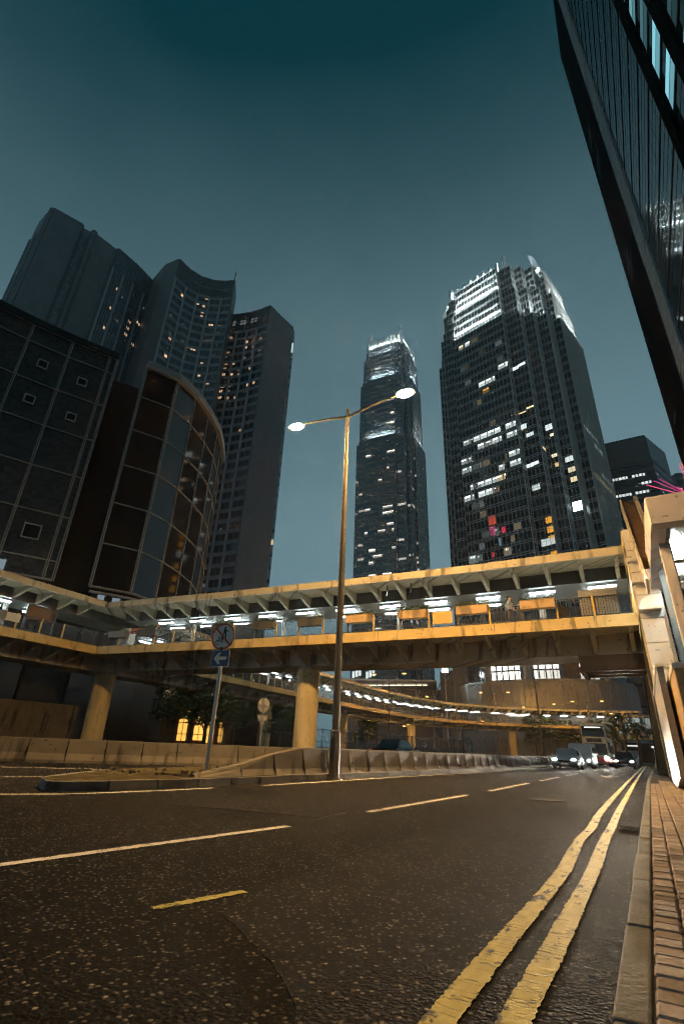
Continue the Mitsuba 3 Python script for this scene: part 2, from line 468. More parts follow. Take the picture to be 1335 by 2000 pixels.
for a, b, k in (((-4.24, 2.3), (-3.82, 5.66), 5), ((-3.80, 7.7), (-3.68, 12.4), 6), ((-3.66, 14.3), (-3.72, 19.7), 7), ((-3.72, 22.0), (-3.74, 27.2), 9), ((-3.74, 29.6), (-3.75, 34.8), 10), ((-3.75, 37.2), (-3.76, 42.4), 11), ((-3.76, 45), (-3.76, 50), 12), ((-3.76, 53), (-3.76, 58), 13)):
    put('lane_dash', ragged([a, b], 0.055, 0.05, 0.006, k), 'm_white', 'road')
put('edge_line', ragged([(-10.4, 3.9), (-8.96, 5.2), (-8.42, 6.0), (-8.12, 7.6), (-7.98, 9.0)], 0.06, 0.05, 0.006, 14), 'm_white', 'road', label='white edge line bending round the island nose')
put('edge_line', ragged([(-7.85, 10.5), (-7.72, 18), (-7.1, 34), (-6.4, 60)], 0.055, 0.06, 0.006, 15), 'm_white', 'road')
put('edge_line', ragged([(-22.0, 5.2), (-16.3, 9.2), (-13.9, 12.0), (-13.2, 15.5)], 0.06, 0.06, 0.006, 16), 'm_white', 'road')
put('edge_line', ragged([(-16.5, 4.3), (-12.7, 7.25), (-11.6, 8.6)], 0.05, 0.06, 0.006, 17), 'm_white', 'road')
ar = sg.Polygon([(-2.15, 36.5), (-1.95, 36.5), (-1.95, 32.6), (-1.55, 33.4), (-2.05, 30.2), (-2.55, 33.4), (-2.15, 32.6)])
put('painted_arrow', sheet(list(ar.exterior.coords)[:-1], 0.005), 'm_white', 'road')
r = random.Random(2)
pp = []
base = [(-2.44, 6.38), (-0.84, 6.41), (-0.80, 1.3), (-1.0, 1.55), (-1.30, 2.05), (-1.62, 2.32), (-2.2, 2.68), (-2.33, 3.14), (-2.44, 6.38)]
for a, b in zip(base[:-1], base[1:]):
    n = int(math.dist(a, b) / 0.06)
    pp += [(a[0] + (b[0] - a[0]) * i / n + r.uniform(-.008, .008), a[1] + (b[1] - a[1]) * i / n + r.uniform(-.008, .008)) for i in range(n)]
pv, pf = sheet(pp, 0.0)
pm = trimesh.creation.extrude_polygon(sg.Polygon(pp).buffer(0), 0.0035, engine='earcut')
put('road_patch', pm, 'm_patch', label='squarish patch of smoother darker asphalt beside the yellow lines', kind='structure')
pm2 = trimesh.creation.extrude_polygon(sg.Polygon([(-6.4, 6.2), (-3.95, 6.6), (-4.0, 7.4), (-5.0, 8.2), (-6.8, 8.6)]), 0.0035, engine='earcut')
put('road_patch', pm2, 'm_patch', label='dark asphalt patch in the lane beside the traffic island', kind='structure')
mh = MB()
mh.tube([(-2.05, 12.9, 0.0), (-2.05, 12.9, 0.006)], 0.33, 20)
put('manhole_cover', mh, 'm_joint', 'road')

gg = MB()
for q in range(7):
    gg.box(-0.50 + q * .033, -0.484 + q * .033, 8.6, 9.05, 0, .006)
gg.box(-0.52, -0.26, 8.56, 8.6, 0, .006).box(-0.52, -0.26, 9.05, 9.09, 0, .006)
put('gully_grate', gg, 'm_facadeblack', 'road')
# kerb: single granite stones
labels['kerb'] = {'label': 'row of grey granite kerb stones beside the pavement', 'kind': 'structure'}
y = -1.21
i = 0
while y < 60:
    L = 1.165 + r.uniform(-.05, .05)
    x0 = -0.25 if y < 24 else -0.25 + (y - 24) * 0.009
    dz = r.uniform(-.006, .006)
    m = rbox(x0 + r.uniform(-.004, .004), x0 + 0.112, y, y + L - 0.010, -0.05, 0.122 + dz, 0.014)
    put('stone', m, f'm_kerb{r.randrange(3)}', 'kerb', smooth=35)
    y += L
# pavement bed and pavers
put('pavement', sheet([(-0.20, -4), (9.0, -4), (9.0, 60), (0.12, 60), (-0.13, 24)], 0.104), 'm_joint', label='brick pavement along the kerb', kind='structure')
rows = 0
y = 1.55
while y < 14.5:
    d = 0.131
    for x0, x1 in ((-0.131, -0.012), (-0.004, 0.117)):
        w = r.uniform(-.004, .004)
        m = rbox(x0 + w, x1 + w, y + .005, y + d - .005, 0.07, 0.120 + r.uniform(-.004, .004), 0.009, 4)
        put('brick', m, f'm_brick{r.choice((0, 0, 1, 1, 2, 3))}', 'pavement')
    y += d
n = 0
rest = MB()
for j in range(-20, 110):
    for i in range(16):
        x0, y0 = 0.127 + i * 0.202, 5.0 + j * 0.202
        m = rbox(x0 + .004, x0 + .197, y0 + .004, y0 + .197, 0.07, 0.119 + r.uniform(-.004, .004), 0.008, 4)
        if n < 90 and i < 2 and 5 <= y0 < 14:
            put('brick', m, f'm_brick{r.choice((0, 2, 2))}', 'pavement')
            n += 1
        elif y0 < 26:
            rest.add(*m)
for j in range(60):
    y0 = 14.52 + j * 0.131
    for x0, x1 in ((-0.131, -0.012), (-0.004, 0.117)):
        rest.box(x0, x1, y0 + .005, y0 + .126, 0.07, 0.12 + r.uniform(-.003, .003))
put('brick', rest, 'm_brick2', 'pavement', kind='stuff')

# traffic island between the two carriageways
isl = sg.Polygon([(-9.0, 6.0), (-8.5, 7.1), (-8.3, 9), (-8.2, 13), (-8.0, 20), (-7.35, 35), (-6.9, 62), (-7.6, 62), (-9, 35), (-11.2, 22), (-12.4, 13.7), (-12.1, 11.2), (-11.7, 9.2), (-10.9, 7.6), (-9.7, 6.2)])
im = trimesh.creation.extrude_polygon(isl.buffer(-0.13), 0.14, engine='earcut')
sv, sf = trimesh.remesh.subdivide_to_size(im.vertices, im.faces, 0.35, max_iter=12)
top = sv[:, 2] > 0.1
sv[top, 2] += 0.10 * (meshkit.fbm(np.c_[sv[top, :2] * 1.8, np.zeros(top.sum())], 4, 3) - 0.35)
put('traffic_island', (sv, sf), 'm_soil', label='wedge of bare soil and litter inside a kerb between two carriageways', kind='structure')
ring = np.array(isl.buffer(-0.06).exterior.coords)
RP = Path(ring, 1)
s = 0.0
while s < RP.L[-1] - 0.3 and s < 150:
    if math.dist((0, 0), RP.at(s)[0]) < 30:
        a = RP.at(s + .01)[0], RP.at(min(s + 0.98, RP.L[-1] - .01))[0]
        c = (a[0] + a[1]) / 2
        d = (a[1] - a[0]) / 2
        nn = np.array([-d[1], d[0]]) / np.linalg.norm(d) * 0.07
        put('kerb_stone', MB().obox((*c, 0.075), (*d, 0), (*nn, 0), (0, 0, 0.08 + r.uniform(-.006, .006))), f'm_kerb{r.randrange(3)}', 'traffic_island')
    s += 1.0
rub = MB()
for k in range(60):
    x, y = r.uniform(-12, -8.6), r.uniform(8, 14.5)
    if isl.buffer(-.3).contains(sg.Point(x, y)):
        s = r.uniform(.02, .06)
        rub.mesh(trimesh.creation.icosphere(0, s).apply_transform(trimesh.transformations.translation_matrix([x, y, .19])))
put('rubble', rub, 'm_soil', 'traffic_island', kind='stuff')


def barrier(path, inward, H, label, seg, ramp=None, name='concrete_barrier', maxD=60):
    k = thing(name, label, 'barrier')
    P = Path(path, inward)
    s, far = 0.0, MB()
    while s < P.L[-1] - .1:
        e = min(s + seg, P.L[-1])
        q = P.at(s)[0]
        h0, h1 = (H(s), H(e)) if callable(H) else (H, H)

        def prof(h):
            return [(0, 0.0), (0, 0.09), (0.13, min(0.30, h * .8)), (0.17, h - .02), (0.19, h), (0.31, h), (0.33, h - .02), (0.37, min(0.30, h * .8)), (0.5, 0.09), (0.5, 0.0)]
        a, b = P.at(s + .012), P.at(e - .012)
        v = [[*(a[0] + a[2] * o), z] for o, z in prof(h0)] + [[*(b[0] + b[2] * o), z] for o, z in prof(h1)]
        n = 10
        f = []
        for j in range(n):
            i1, i2 = j, (j + 1) % n
            f += [[i1, i2, i2 + n], [i1, i2 + n, i1 + n]]
        f += [[0, j + 1, j] for j in range(1, n - 1)] + [[n, n + j, n + j + 1] for j in range(1, n - 1)]
        m = trimesh.Trimesh(np.array(v), np.array(f), process=False)
        trimesh.repair.fix_normals(m)
        if math.hypot(*q) < maxD:
            put('segment', m, 'm_barrier', k)
        else:
            far.mesh(m)
        s = e
    if far.n:
        put('segment', far, 'm_barrier', k, kind='stuff')
    return k


barrier([(-8.75, 9.3), (-8.45, 10.6), (-8.3, 13), (-8.05, 20), (-7.45, 35), (-7.0, 60), (-6.9, 100)], 1, lambda s: min(0.82, 0.20 + 0.15 * s + 0.012 * s * s), 'low concrete barrier that ramps up from the island soil along the right carriageway', 1.25, maxD=45)
barrier([(-34, -1), (-27.5, 4.0), (-21.7, 9.2), (-18.4, 12.5), (-15.6, 16.6), (-13.7, 21), (-12.5, 28), (-11.6, 40), (-11, 70)], 1, 0.78, 'segmented concrete barrier curving along the far side of the left carriageway', 1.3, maxD=45)

# ------------------------------------------------------------------ footbridges
CROSS = thing('footbridge', 'cream concrete covered footbridge with ribbed canopy spanning straight across the road', 'footbridge')
LONG = thing('footbridge', 'long covered footbridge running along the far left side and curving away behind the first', 'footbridge')
W = 6.6


def leafy(m, c, rx, ry, rz, n, size, r):
    for _ in range(n):
        p = np.array([c[0] + r.uniform(-rx, rx), c[1] + r.uniform(-ry, ry), c[2] + r.uniform(0, rz)])
        a = np.array([r.gauss(0, 1), r.gauss(0, 1), r.gauss(0, .6)])
        a /= np.linalg.norm(a)
        b = np.cross(a, [r.gauss(0, 1), r.gauss(0, 1), r.gauss(0, 1)])
        b /= np.linalg.norm(b) + 1e-9
        s = size * r.uniform(.6, 1.3)
        m.add([p - a * s, p + b * s * .4, p + a * s, p - b * s * .4], [[0, 1, 2], [0, 2, 3]])


def slabs(key, P, off0=0.12):
    put('roof_slab', sweep(P.P, P.s, [(off0, 9.17), (off0, 9.32), (W - .12, 9.32), (W - .12, 9.17)]), 'm_cream', key)
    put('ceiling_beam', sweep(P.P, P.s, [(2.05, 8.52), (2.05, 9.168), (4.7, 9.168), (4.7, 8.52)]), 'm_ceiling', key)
    put('deck', sweep(P.P, P.s, [(off0, 6.0), (off0, 6.22), (W - .12, 6.22), (W - .12, 6.0)]), 'm_cream', key)
    put('girder', sweep(P.P, P.s, [(2.2, 5.12), (2.05, 5.998), (4.65, 5.998), (4.5, 5.12)]), 'm_cream', key)
    put('roof_fascia_back', sweep(P.P, P.s, [(W, 9.05), (W, 9.42), (W - .15, 9.42), (W - .15, 9.05)]), 'm_fascia', key)
    put('deck_fascia_back', sweep(P.P, P.s, [(W, 5.88), (W, 6.4), (W - .15, 6.4), (W - .15, 5.88)]), 'm_fascia', key)
    back = MB()
    s = 0.3
    while s < P.L[-1] - .2:
        q, t, n = P.at(s)
        back.obox((*(q + n * (W - .08)), 6.9), (*t * .011, 0), (*n * .011, 0), (0, 0, .5))
        s += .2
    back.add(*sweep(P.P, P.s, [(W - .1, 7.33), (W - .1, 7.38), (W - .04, 7.38), (W - .04, 7.33)]))
    put('back_railing', back, 'm_bar', key)


def run(key, P, a, b, tube_w, near_limit=45, tube_L=48.0):
    """fascia pieces, ribs, rail posts and panels, ceiling lamps along P between arc lengths a and b"""
    s, k = a, 0
    ribs, bars = MB(), MB()
    while s < b - .2:
        e = min(s + 2.95, b)
        for nm, z0, z1, th in (('roof_fascia', 9.06, 9.43, .15), ('deck_fascia', 5.9, 6.4, .18)):
            dz = rng.uniform(-.006, .006)
            put(nm, sweep(P.sub(s + .008, e - .008), P.s, [(rng.uniform(0, .006), z0 + dz), (0.0, z1 + dz), (th, z1 + dz), (th, z0 + dz)]), 'm_fascia' if nm[0] == 'r' else 'm_deckfascia', key)
        s = e
    s = a + .35
    while s < b - .1:
        q, t, n = P.at(s)
        near = math.hypot(*q) < near_limit
        for nm, poly in (('roof_rib', [(.155, 9.08), (2.045, 8.54), (2.045, 9.165), (.155, 9.165)]), ('deck_rib', [(.185, 5.93), (2.12, 5.16), (2.04, 5.995), (.185, 5.995)])):
            th = .085
            v = [[*(q + n * o + t * d), z] for d in (-th, th) for o, z in poly]
            f = [[0, 1, 2], [0, 2, 3], [4, 6, 5], [4, 7, 6]] + sum([[[i, i + 4, (i + 1) % 4], [(i + 1) % 4, i + 4, (i + 1) % 4 + 4]] for i in range(4)], [])
            m = trimesh.Trimesh(np.array(v), np.array(f), process=False)
            trimesh.repair.fix_normals(m)
            if near:
                put(nm, m, 'm_cream', key)
            else:
                ribs.mesh(m)
        s += 1.52
    if ribs.n:
        put('rib', ribs, 'm_cream', key, kind='stuff')
    s, k = a + .08, 0
    while s < b - .3:
        e = min(s + 1.5, b - .06)
        q, t, n = P.at(s)
        near = math.hypot(*q) < near_limit
        post = MB().obox((*(q + n * .1), 6.86), (*t * .035, 0), (*n * .035, 0), (0, 0, .48))
        put('rail_post', post, 'm_post' if k % 2 == 0 or rng.random() < .5 else 'm_bar', key)
        m = MB()
        u = s + .1
        while u < e - .05:
            qq, tt, nn = P.at(u)
            m.obox((*(qq + nn * .1), 6.86), (*tt * .009, 0), (*nn * .009, 0), (0, 0, .42))
            if near and int(u * 9) % 3 == 0:
                m.obox((*(qq + nn * .1), 7.16), (*tt * .045, 0.045), (*nn * .008, 0), (*tt * .008, -.008))
            u += .11 if near else .22
        qa, qb = P.at(s + .04)[0], P.at(e - .04)[0]
        c, d = (qa + qb) / 2, (qb - qa) / 2
        for z in (6.46, 7.28):
            m.obox((*(c + n * .1), z), (*d, 0), (*n * .02, 0), (0, 0, .018))
        put('rail_panel', m, 'm_bar', key)
        s = s + 1.5
        k += 1
    s = a + .5
    while s < b - 1.2:
        for off, sh in ((2.55, 0), (4.15, .3)):
            q, t, n = P.at(s + sh)
            c = q + t * .62 + n * off
            D = math.hypot(*c)
            f = put('lamp_housing', MB().obox((*c, 8.43), (*t * .66, 0), (*n * .10, 0), (0, 0, .022)).obox((*(c - t * .4), 8.48), (*t * .015, 0), (*n * .015, 0), (0, 0, .05)).obox((*(c + t * .4), 8.48), (*t * .015, 0), (*n * .015, 0), (0, 0, .05)), 'm_galv', key)
            put('lamp_tube', MB().obox((*c, 8.365), (*t * .60, 0), (*n * .05, 0), (0, 0, .04)), 'm_gone', key, emit=em(WHITE, tube_L * (1 if D < 60 else .5), tube_w * (1 if D < 40 else .35)))
        s += 2.75 if math.hypot(*P.at(s)[0]) < 45 else 3.3


PC = Path([(0.62, 23.92), (-6, 23.85), (-13.2, 23.5), (-22, 22.75), (-31.0, 21.75)], -1)
PCx = Path([(0.62, 23.92), (-6, 23.85), (-13.2, 23.5), (-22, 22.75), (-31.25, 21.72)], -1)
slabs(CROSS, PCx)
run(CROSS, PC, 0.0, PC.L[-1], .16)
PL = Path([(-30.35, 3), (-31.0, 21.75), (-31.6, 28.4), (-33, 42), (-34.4, 58), (-35.0, 74), (-34.4, 87), (-31.5, 98), (-26.5, 106.5), (-18.5, 113), (-8, 117), (0, 119)], 1)
slabs(LONG, PL)
run(LONG, PL, 1.0, PL.L[1] - .05, .16)
run(LONG, PL, PL.L[2] + .1, PL.L[-1] - .5, .08)
put('roof_slab', MB().prism([(-31.3, 21.85), (-30.8, 21.85), (-30.8, 28.2), (-31.7, 28.2)], 9.165, 9.315), 'm_cream', LONG)
# deep end frame under the right end of the crossing
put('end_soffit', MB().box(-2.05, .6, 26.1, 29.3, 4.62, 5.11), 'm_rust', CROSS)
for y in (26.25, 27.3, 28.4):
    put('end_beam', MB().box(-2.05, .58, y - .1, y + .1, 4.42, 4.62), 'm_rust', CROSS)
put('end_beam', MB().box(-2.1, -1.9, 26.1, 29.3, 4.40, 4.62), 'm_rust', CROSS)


def column(key, x, y, r0, z1, mt='m_column'):
    p = [(x, y, -.05), (x, y, z1)]
    put('column', MB().tube(p, r0, 40, False), mt, key, smooth=30)
    put('column_head', MB().tube([(x, y, z1 - .02), (x, y, z1 + .10)], r0 + .10, 40), 'm_cream', key, smooth=30)


column(CROSS, -17.0, 26.25, .66, 5.03)
column(LONG, -33.4, 24.6, .70, 5.03)
for s in (46, 66, 88, 112):
    q, t, n = PL.at(s)
    column(LONG, *(q + n * 3.3), .7, 5.03)
for x in (-3.5, -11.5, -19.5, -27):
    put('roof_post', MB().tube([(x, 27.3 - (x < -12) * .5 - (x < -25) * .6, 6.2), (x, 27.3 - (x < -12) * .5 - (x < -25) * .6, 8.6)], .16, 16), 'm_greywall', CROSS, smooth=30)
for s in (6, 14, 34, 46, 60):
    q, t, n = PL.at(s)
    put('roof_post', MB().tube([(*(q + n * 3.4), 6.2), (*(q + n * 3.4), 8.6)], .16, 16), 'm_greywall', LONG, smooth=30)
# drain pipes bent down the ribs
for x in (-11.0, -9.6, -24.0):
    yb = 23.9 - max(0, -x - 12) * .1
    for z in (8.75, 5.55):
        put('drain_pipe', MB().tube([(x, yb + .5, z + .28), (x, yb + .5, z), (x - .35, yb + 1.2, z - .02), (x - .35, yb + 1.2, z - .25)], .035, 8), 'm_darkmetal', CROSS)

# planters hung on the rail of the crossing: label singles out by order from the pier
ORD = ['first', 'second', 'third', 'fourth', 'fifth', 'sixth', 'seventh', 'eighth', 'ninth', 'tenth']
pl_s = [3.15, 6.15, 9.15, 12.15, 15.1, 18.1, 21.1, 26.9, 29.4]
for i, s in enumerate(pl_s):
    q, t, n = PC.at(s + .72)
    dark = i >= 4
    lab = f"{'dark' if dark else 'orange brown'} planter box on the crossing footbridge rail, {ORD[i]} from the tiled pier"
    k = thing('planter', lab, 'planter', 'planter boxes on the footbridge railing')
    put('box', MB().obox((*(q + n * .0), 7.10), (*t * .74, 0), (*n * .20, 0), (0, 0, .19)), 'm_planterdark' if dark else 'm_planter', k)
    put('rim', MB().obox((*(q + n * .0), 7.30), (*t * .76, 0), (*n * .22, 0), (0, 0, .015)), 'm_planterdark' if dark else 'm_planter', k)
    m = MB()
    leafy(m, (*q, 7.31), .7 * abs(t[0]) + .1, .15, .26 if i % 3 else .14, 260, .06, rng)
    for _ in range(14):
        p = np.array([q[0] + rng.uniform(-.7, .7), q[1] + rng.uniform(-.12, .12), 7.3])
        m.tube([p, p + [rng.uniform(-.1, .1), rng.uniform(-.1, .1), .22], p + [rng.uniform(-.3, .3), rng.uniform(-.1, .1), rng.uniform(.3, .55)]], .006, 3)
    put('plant', m, f'm_leaf{i % 3}', k, kind='stuff')
# sheet metal panels and boards fixed to the railing
def rail_board(name, s, w, z0, z1, material, label, cat, off=-.02):
    q, t, n = PC.at(s)
    return put(name, MB().obox((*(q + n * off), (z0 + z1) / 2), (*t * w / 2, 0), (*n * .02, 0), (0, 0, (z1 - z0) / 2)), material), label, cat


k, l, c = rail_board('yellow_board', 8.35, .98, 6.55, 7.15, 'm_poster_d', 'plain yellow board tied to the crossing footbridge railing', 'board')
tag(k, l, c)
k, l, c = rail_board('steel_screen', 1.35, 1.55, 6.45, 7.62, 'm_steel', 'shiny steel screen on the footbridge beside the tiled pier', 'screen', .16)
tag(k, l, c)
# poster column at the corner where the bridges meet
k = thing('poster_stand', 'poster covered stand at the corner where the two footbridges meet', 'poster stand')
q = np.array([-29.6, 22.75])
put('body', MB().obox((*q, 6.95), (.45, .04, 0), (-.02, .28, 0), (0, 0, .72)), 'm_poster_b', k)
for dx, z, w, h, mt in ((-.25, 7.3, .3, .28, 'm_poster_c'), (.1, 7.45, .32, .16, 'm_poster_a'), (-.22, 6.85, .3, .3, 'm_poster_b'), (.18, 7.05, .34, .25, 'm_poster_d'), (.1, 6.6, .4, .2, 'm_poster_c'), (-.25, 6.5, .25, .16, 'm_poster_a')):
    put('poster', MB().obox((q[0] + dx, q[1] - .29 + dx * .09, z), (w / 2, .01, 0), (0, .006, 0), (0, 0, h / 2)), mt, k)
tag(put('orange_board', MB().obox((-28.55, 22.65, 7.45), (.55, .05, 0), (0, .02, 0), (0, 0, .18)), 'm_poster_a'), 'small orange board above the poster stand', 'board')
# banner on the rail of the long bridge
k = thing('banner', 'red and grey banner hung on the railing of the long footbridge', 'banner')
for y0, y1, mt in ((12.2, 14.6, 'm_redbanner'), (14.605, 15.3, 'm_greywall'), (15.305, 16.1, 'm_poster_b')):
    put('panel', MB().box(-30.72, -30.68, y0, y1, 6.75, 7.22), mt, k)
k = thing('notice_frame', 'brown framed notice board standing on the long footbridge', 'notice board')
put('board', MB().box(-31.25, -31.2, 16.7, 18.4, 7.2, 8.0), 'm_rust', k)
put('frame', MB().box(-31.28, -31.17, 16.6, 16.7, 6.2, 8.1).box(-31.28, -31.17, 18.4, 18.5, 6.2, 8.1).box(-31.28, -31.17, 16.6, 18.5, 8.0, 8.1), 'm_darkmetal', k)

# ------------------------------------------------------------------ towers
class Facade:
    """collects panes, mullions and floor bands of one tower's seen faces"""

    def __init__(self, seed=1):
        self.pane, self.mull, self.band = MB(), MB(), MB()
        self.r = random.Random(seed)
        self.faces, self.grid = {}, {}

    def face(self, p0, p1, z0, z1, nw, nf, mw=.12, md=.18, bh=.5, bd=.10, double=False, tilt=.004, name=None, mulls=True, bands=True, mb=None, pane_h=None):
        p0, p1 = np.asarray(p0, float), np.asarray(p1, float)
        t = p1 - p0
        L = np.linalg.norm(t)
        t /= L
        n = np.array([t[1], -t[0]])
        if name:
            self.faces[name] = (p0, t, n, L)
            self.grid[name] = (z0, (z1 - z0) / nf, bh)
        up = np.array([0, 0, 1.0])
        T3, N3 = np.array([*t, 0]), np.array([*n, 0])
        w, h = L / nw, (z1 - z0) / nf
        for i in range(nw):
            for j in range(nf):
                a, b = self.r.gauss(0, tilt), self.r.gauss(0, tilt)
                c = np.array([*(p0 + t * (i + .5) * w), z0 + (j + .5) * h]) + N3 * .03
                ex, ez = T3 * w * .5 + N3 * a * w * .5, up * h * .5 + N3 * b * h * .5
                self.pane.quad(c - ex - ez, c + ex - ez, c + ex + ez, c - ex + ez)
        if mulls:
            for i in range(nw + 1):
                c = np.array([*(p0 + t * i * w), (z0 + z1) / 2]) + N3 * md / 2
                (mb or self.mull).obox(c, T3 * mw / 2, N3 * (md / 2 + .03), up * (z1 - z0) / 2)
        if bands:
            for j in range(nf + 1):
                for dz in ((0, bh * 2.2) if double else (0,)):
                    if z0 + j * h + dz > z1 + .1:
                        continue
                    c = np.array([*(p0 + t * L / 2), z0 + j * h + dz]) + N3 * bd / 2
                    self.band.obox(c, T3 * L / 2, N3 * (bd / 2 + .02), up * (bh / 2 if not double else bh * .3))

    def lit(self, key, name, t0, t1, z0, z1, L=1.0, color=WHITE, out=.09, pane=None, nm='lit_window', mid=None):
        p0, t, n, Lf = self.faces[name]
        m = (t0 + t1) / 2
        c = np.array([*(p0 + t * m + n * out), (z0 + z1) / 2])
        ex, ez = np.array([*(t * (t1 - t0) / 2), 0]), np.array([0, 0, (z1 - z0) / 2])
        return put(nm, MB().quad(c - ex - ez, c + ex - ez, c + ex + ez, c - ex + ez), 'm_gone', key, emit=em(color, L))

    def done(self, key, glass_m, metal, band_m):
        put('pane', self.pane, glass_m, key, kind='stuff')
        if self.mull.n:
            put('mullion', self.mull, metal, key, kind='stuff')
        if self.band.n:
            put('floor_band', self.band, band_m, key, kind='stuff')


def stepped(c, u, v, S, steps):
    """plan of a square tower with stepped corners; steps = [(half width, half depth)...] as fractions of S"""
    shape = unary_union([sg.box(-a * S, -b * S, a * S, b * S) for a, b in steps] + [sg.box(-b * S, -a * S, b * S, a * S) for a, b in steps])
    xy = np.array(shape.exterior.coords)[:-1]
    if sg.Polygon(xy).exterior.is_ccw is False:
        xy = xy[::-1]
    return [tuple(np.asarray(c) + u * x + v * y) for x, y in xy], xy


def tower(key, c, ang, tiers, steps, floor, bay, glass_m, metal, fin, body, seed=1, claw=None, rightfins=True):
    """tiers: (z0, z1, S). front face normal -v, right face normal +u"""
    u = np.array([math.cos(ang), math.sin(ang)])
    v = np.array([-u[1], u[0]])
    F = Facade(seed)
    fins = MB()
    bodym = MB()
    c = np.asarray(c, float)
    for ti, (z0, z1, S) in enumerate(tiers):
        poly, loc = stepped(c, u, v, S, steps)
        bodym.prism(poly, z0, z1)
        n = len(poly)
        for i in range(n):
            a, b = np.array(poly[i]), np.array(poly[(i + 1) % n])
            t = (b - a) / np.linalg.norm(b - a)
            nn = np.array([t[1], -t[0]])
            if nn.dot(-(a + b) / 2) < 0 or max(z0, 8) >= z1:
                continue
            L = np.linalg.norm(b - a)
            right = nn.dot(u) > .7
            nw = max(1, round(L / bay))
            nf = max(1, round((z1 - max(z0, 8)) / floor))
            nm = f'{"R" if right else "L"}{ti}' + ('m' if L > 1.2 * steps[0][0] * S else f's{i}')
            if right and rightfins and L > 6:
                F.face(a, b, max(z0, 8), z1, nw, nf, .28, .55, .35, .06, name=nm, mb=fins)
            else:
                F.face(a, b, max(z0, 8), z1, nw, nf, .10, .20, .38, .16, double=True, name=nm)
    put('body', bodym, body, key)
    F.done(key, glass_m, metal, metal)
    if fins.n:
        put('fin', fins, fin, key, kind='stuff')
    return F, u, v


OT = thing('office_tower', 'large dark stepped tower with many lit strips and a white lit claw crown', 'tower')
oc = (-25.6, 197.9)
oang = math.atan2(-.25, .968)
STEPS = [(.41, 1.0), (.62, .89), (.755, .755)]
TI = [(0, 170, 29.8), (170, 187, 28.2), (187, 203, 26.2)]
F1, u1, v1 = tower(OT, oc, oang, TI, STEPS, 4.15, 1.52, 'm_towerglass', 'm_towermetal', 'm_towerfin', 'm_towerstone', 3)
half = .41 * 29.8


def litrun(F, key, face, a, b, z, h=1.9, L=.9, col=WHITE, w=1.52, gap=.14, half=half, nm='lit_window'):
    """a run of lit bays between a and b (from the face's middle): one piece per bay group of two"""
    p0, t, n, Lf = F.faces[face]
    a, b = max(a + Lf / 2, .2), min(b + Lf / 2, Lf - .2)
    z0, fh, bh = F.grid[face]
    j = math.floor((z - z0) / fh)
    zc, hh = z0 + j * fh + bh * 2.6 + .5 * (fh - bh * 3.2), fh - bh * 3.2
    if h < 3:
        z, h = zc, min(hh, h * 1.25)
    n_ = max(1, round(Lf / (w if w > .8 else w * 2)))
    w = Lf / n_
    a = w * math.floor(a / w + .5)
    x = a
    while x < b - .4:
        e = min(x + w * 2, b)
        g = L * rng.uniform(.4, 1.15)
        if nm == 'lit_window' and h < 3:
            k = F.lit(key, face, x + gap, e - gap, z - h / 2, z + h / 2, g * .75, col, out=.17, nm=nm)
            a0 = x + gap + rng.uniform(0, .7)
            F.lit(k, face, a0, max(a0 + .5, e - gap - rng.uniform(0, .8)), z + h * .12, z + h * rng.uniform(.28, .44), g * 4.5, col, out=.19, nm='ceiling_light')
        else:
            F.lit(key, face, x + gap, e - gap, z - h / 2, z + h / 2, g, col, out=.17, nm=nm)
        x = e


for a, b, z, L, col in ((-8.6, 3, 112, 1, 0), (-14.2, -9.8, 112.3, .5, 0), (4.5, 10.1, 113, .9, 0), (-8, 3.1, 107.9, .8, 0), (4.3, 9.6, 108.8, .8, 0), (-14.6, -10.1, 107.6, .8, 0), (-14.6, -10.5, 103.2, .5, 0), (4.5, 9.6, 100.4, .6, 0), (4.3, 9.3, 96, .9, 0), (-8.5, -.4, 95.2, .9, 0), (-11.8, -10.3, 95, .7, 0), (1.0, 2.9, 96, .5, 0), (-1.7, 2.7, 91.6, .8, 1), (-8.9, -2.1, 90.9, .9, 0), (-14.9, -10.4, 90.4, .8, 0), (4.2, 5.2, 87.8, .6, 0), (-4.9, -1.9, 73.8, .25, 0), (-.7, 1.4, 65.2, .35, 1), (-15.1, -11.5, 65.1, .22, 0), (-11.1, -8.6, 162.7, .6, 1), (-8.2, -5.3, 162.7, .8, 0), (4.4, 9.8, 141.9, 1.1, 0), (-4.2, 3.3, 137.4, 1.1, 0), (-2.7, .4, 133, .5, 2)):
    if z > 150:
        a, b = a - 1, b - 1
    litrun(F1, OT, 'L0m', a + 2.8, b + 2.8, z, 1.9 if L > .4 else 2.6, L * .85, (WHITE, (1, .82, .5), SODIUM)[col])
for a, b, z, L in ((-7, 9.8, 112.4, .45), (2.3, 12, 108.2, .4), (5, 11, 97, .4), (9, 16, 94.5, .4)):
    litrun(F1, OT, 'R0m', a - 5.8, b - 5.8, z, 1.5, L, WHITE)
litrun(F1, OT, 'R0m', -12, 12, 91.2, 1.6, .35, (1.0, .85, .45))
for _ in range(34):
    z = 12.15 + 4.15 * rng.randrange(9, 38)
    a = rng.uniform(-11, 8)
    litrun(F1, OT, 'L0m', a, a + rng.choice((1.6, 3.1, 3.1, 4.6)), z, 2.0, rng.uniform(.03, .13), rng.choice((WHITE, (1, .8, .5))), nm='dim_window')
for _ in range(12):
    z = 12.15 + 4.15 * rng.randrange(12, 30)
    a = rng.uniform(-11, 9)
    litrun(F1, OT, 'R0m', a, a + 3, z, 1.5, rng.uniform(.08, .3), WHITE, nm='dim_window')
# corner bays
sideL = [k for k in F1.faces if k.startswith('L0s')]
sideR = [k for k in F1.faces if k.startswith('R0s')]


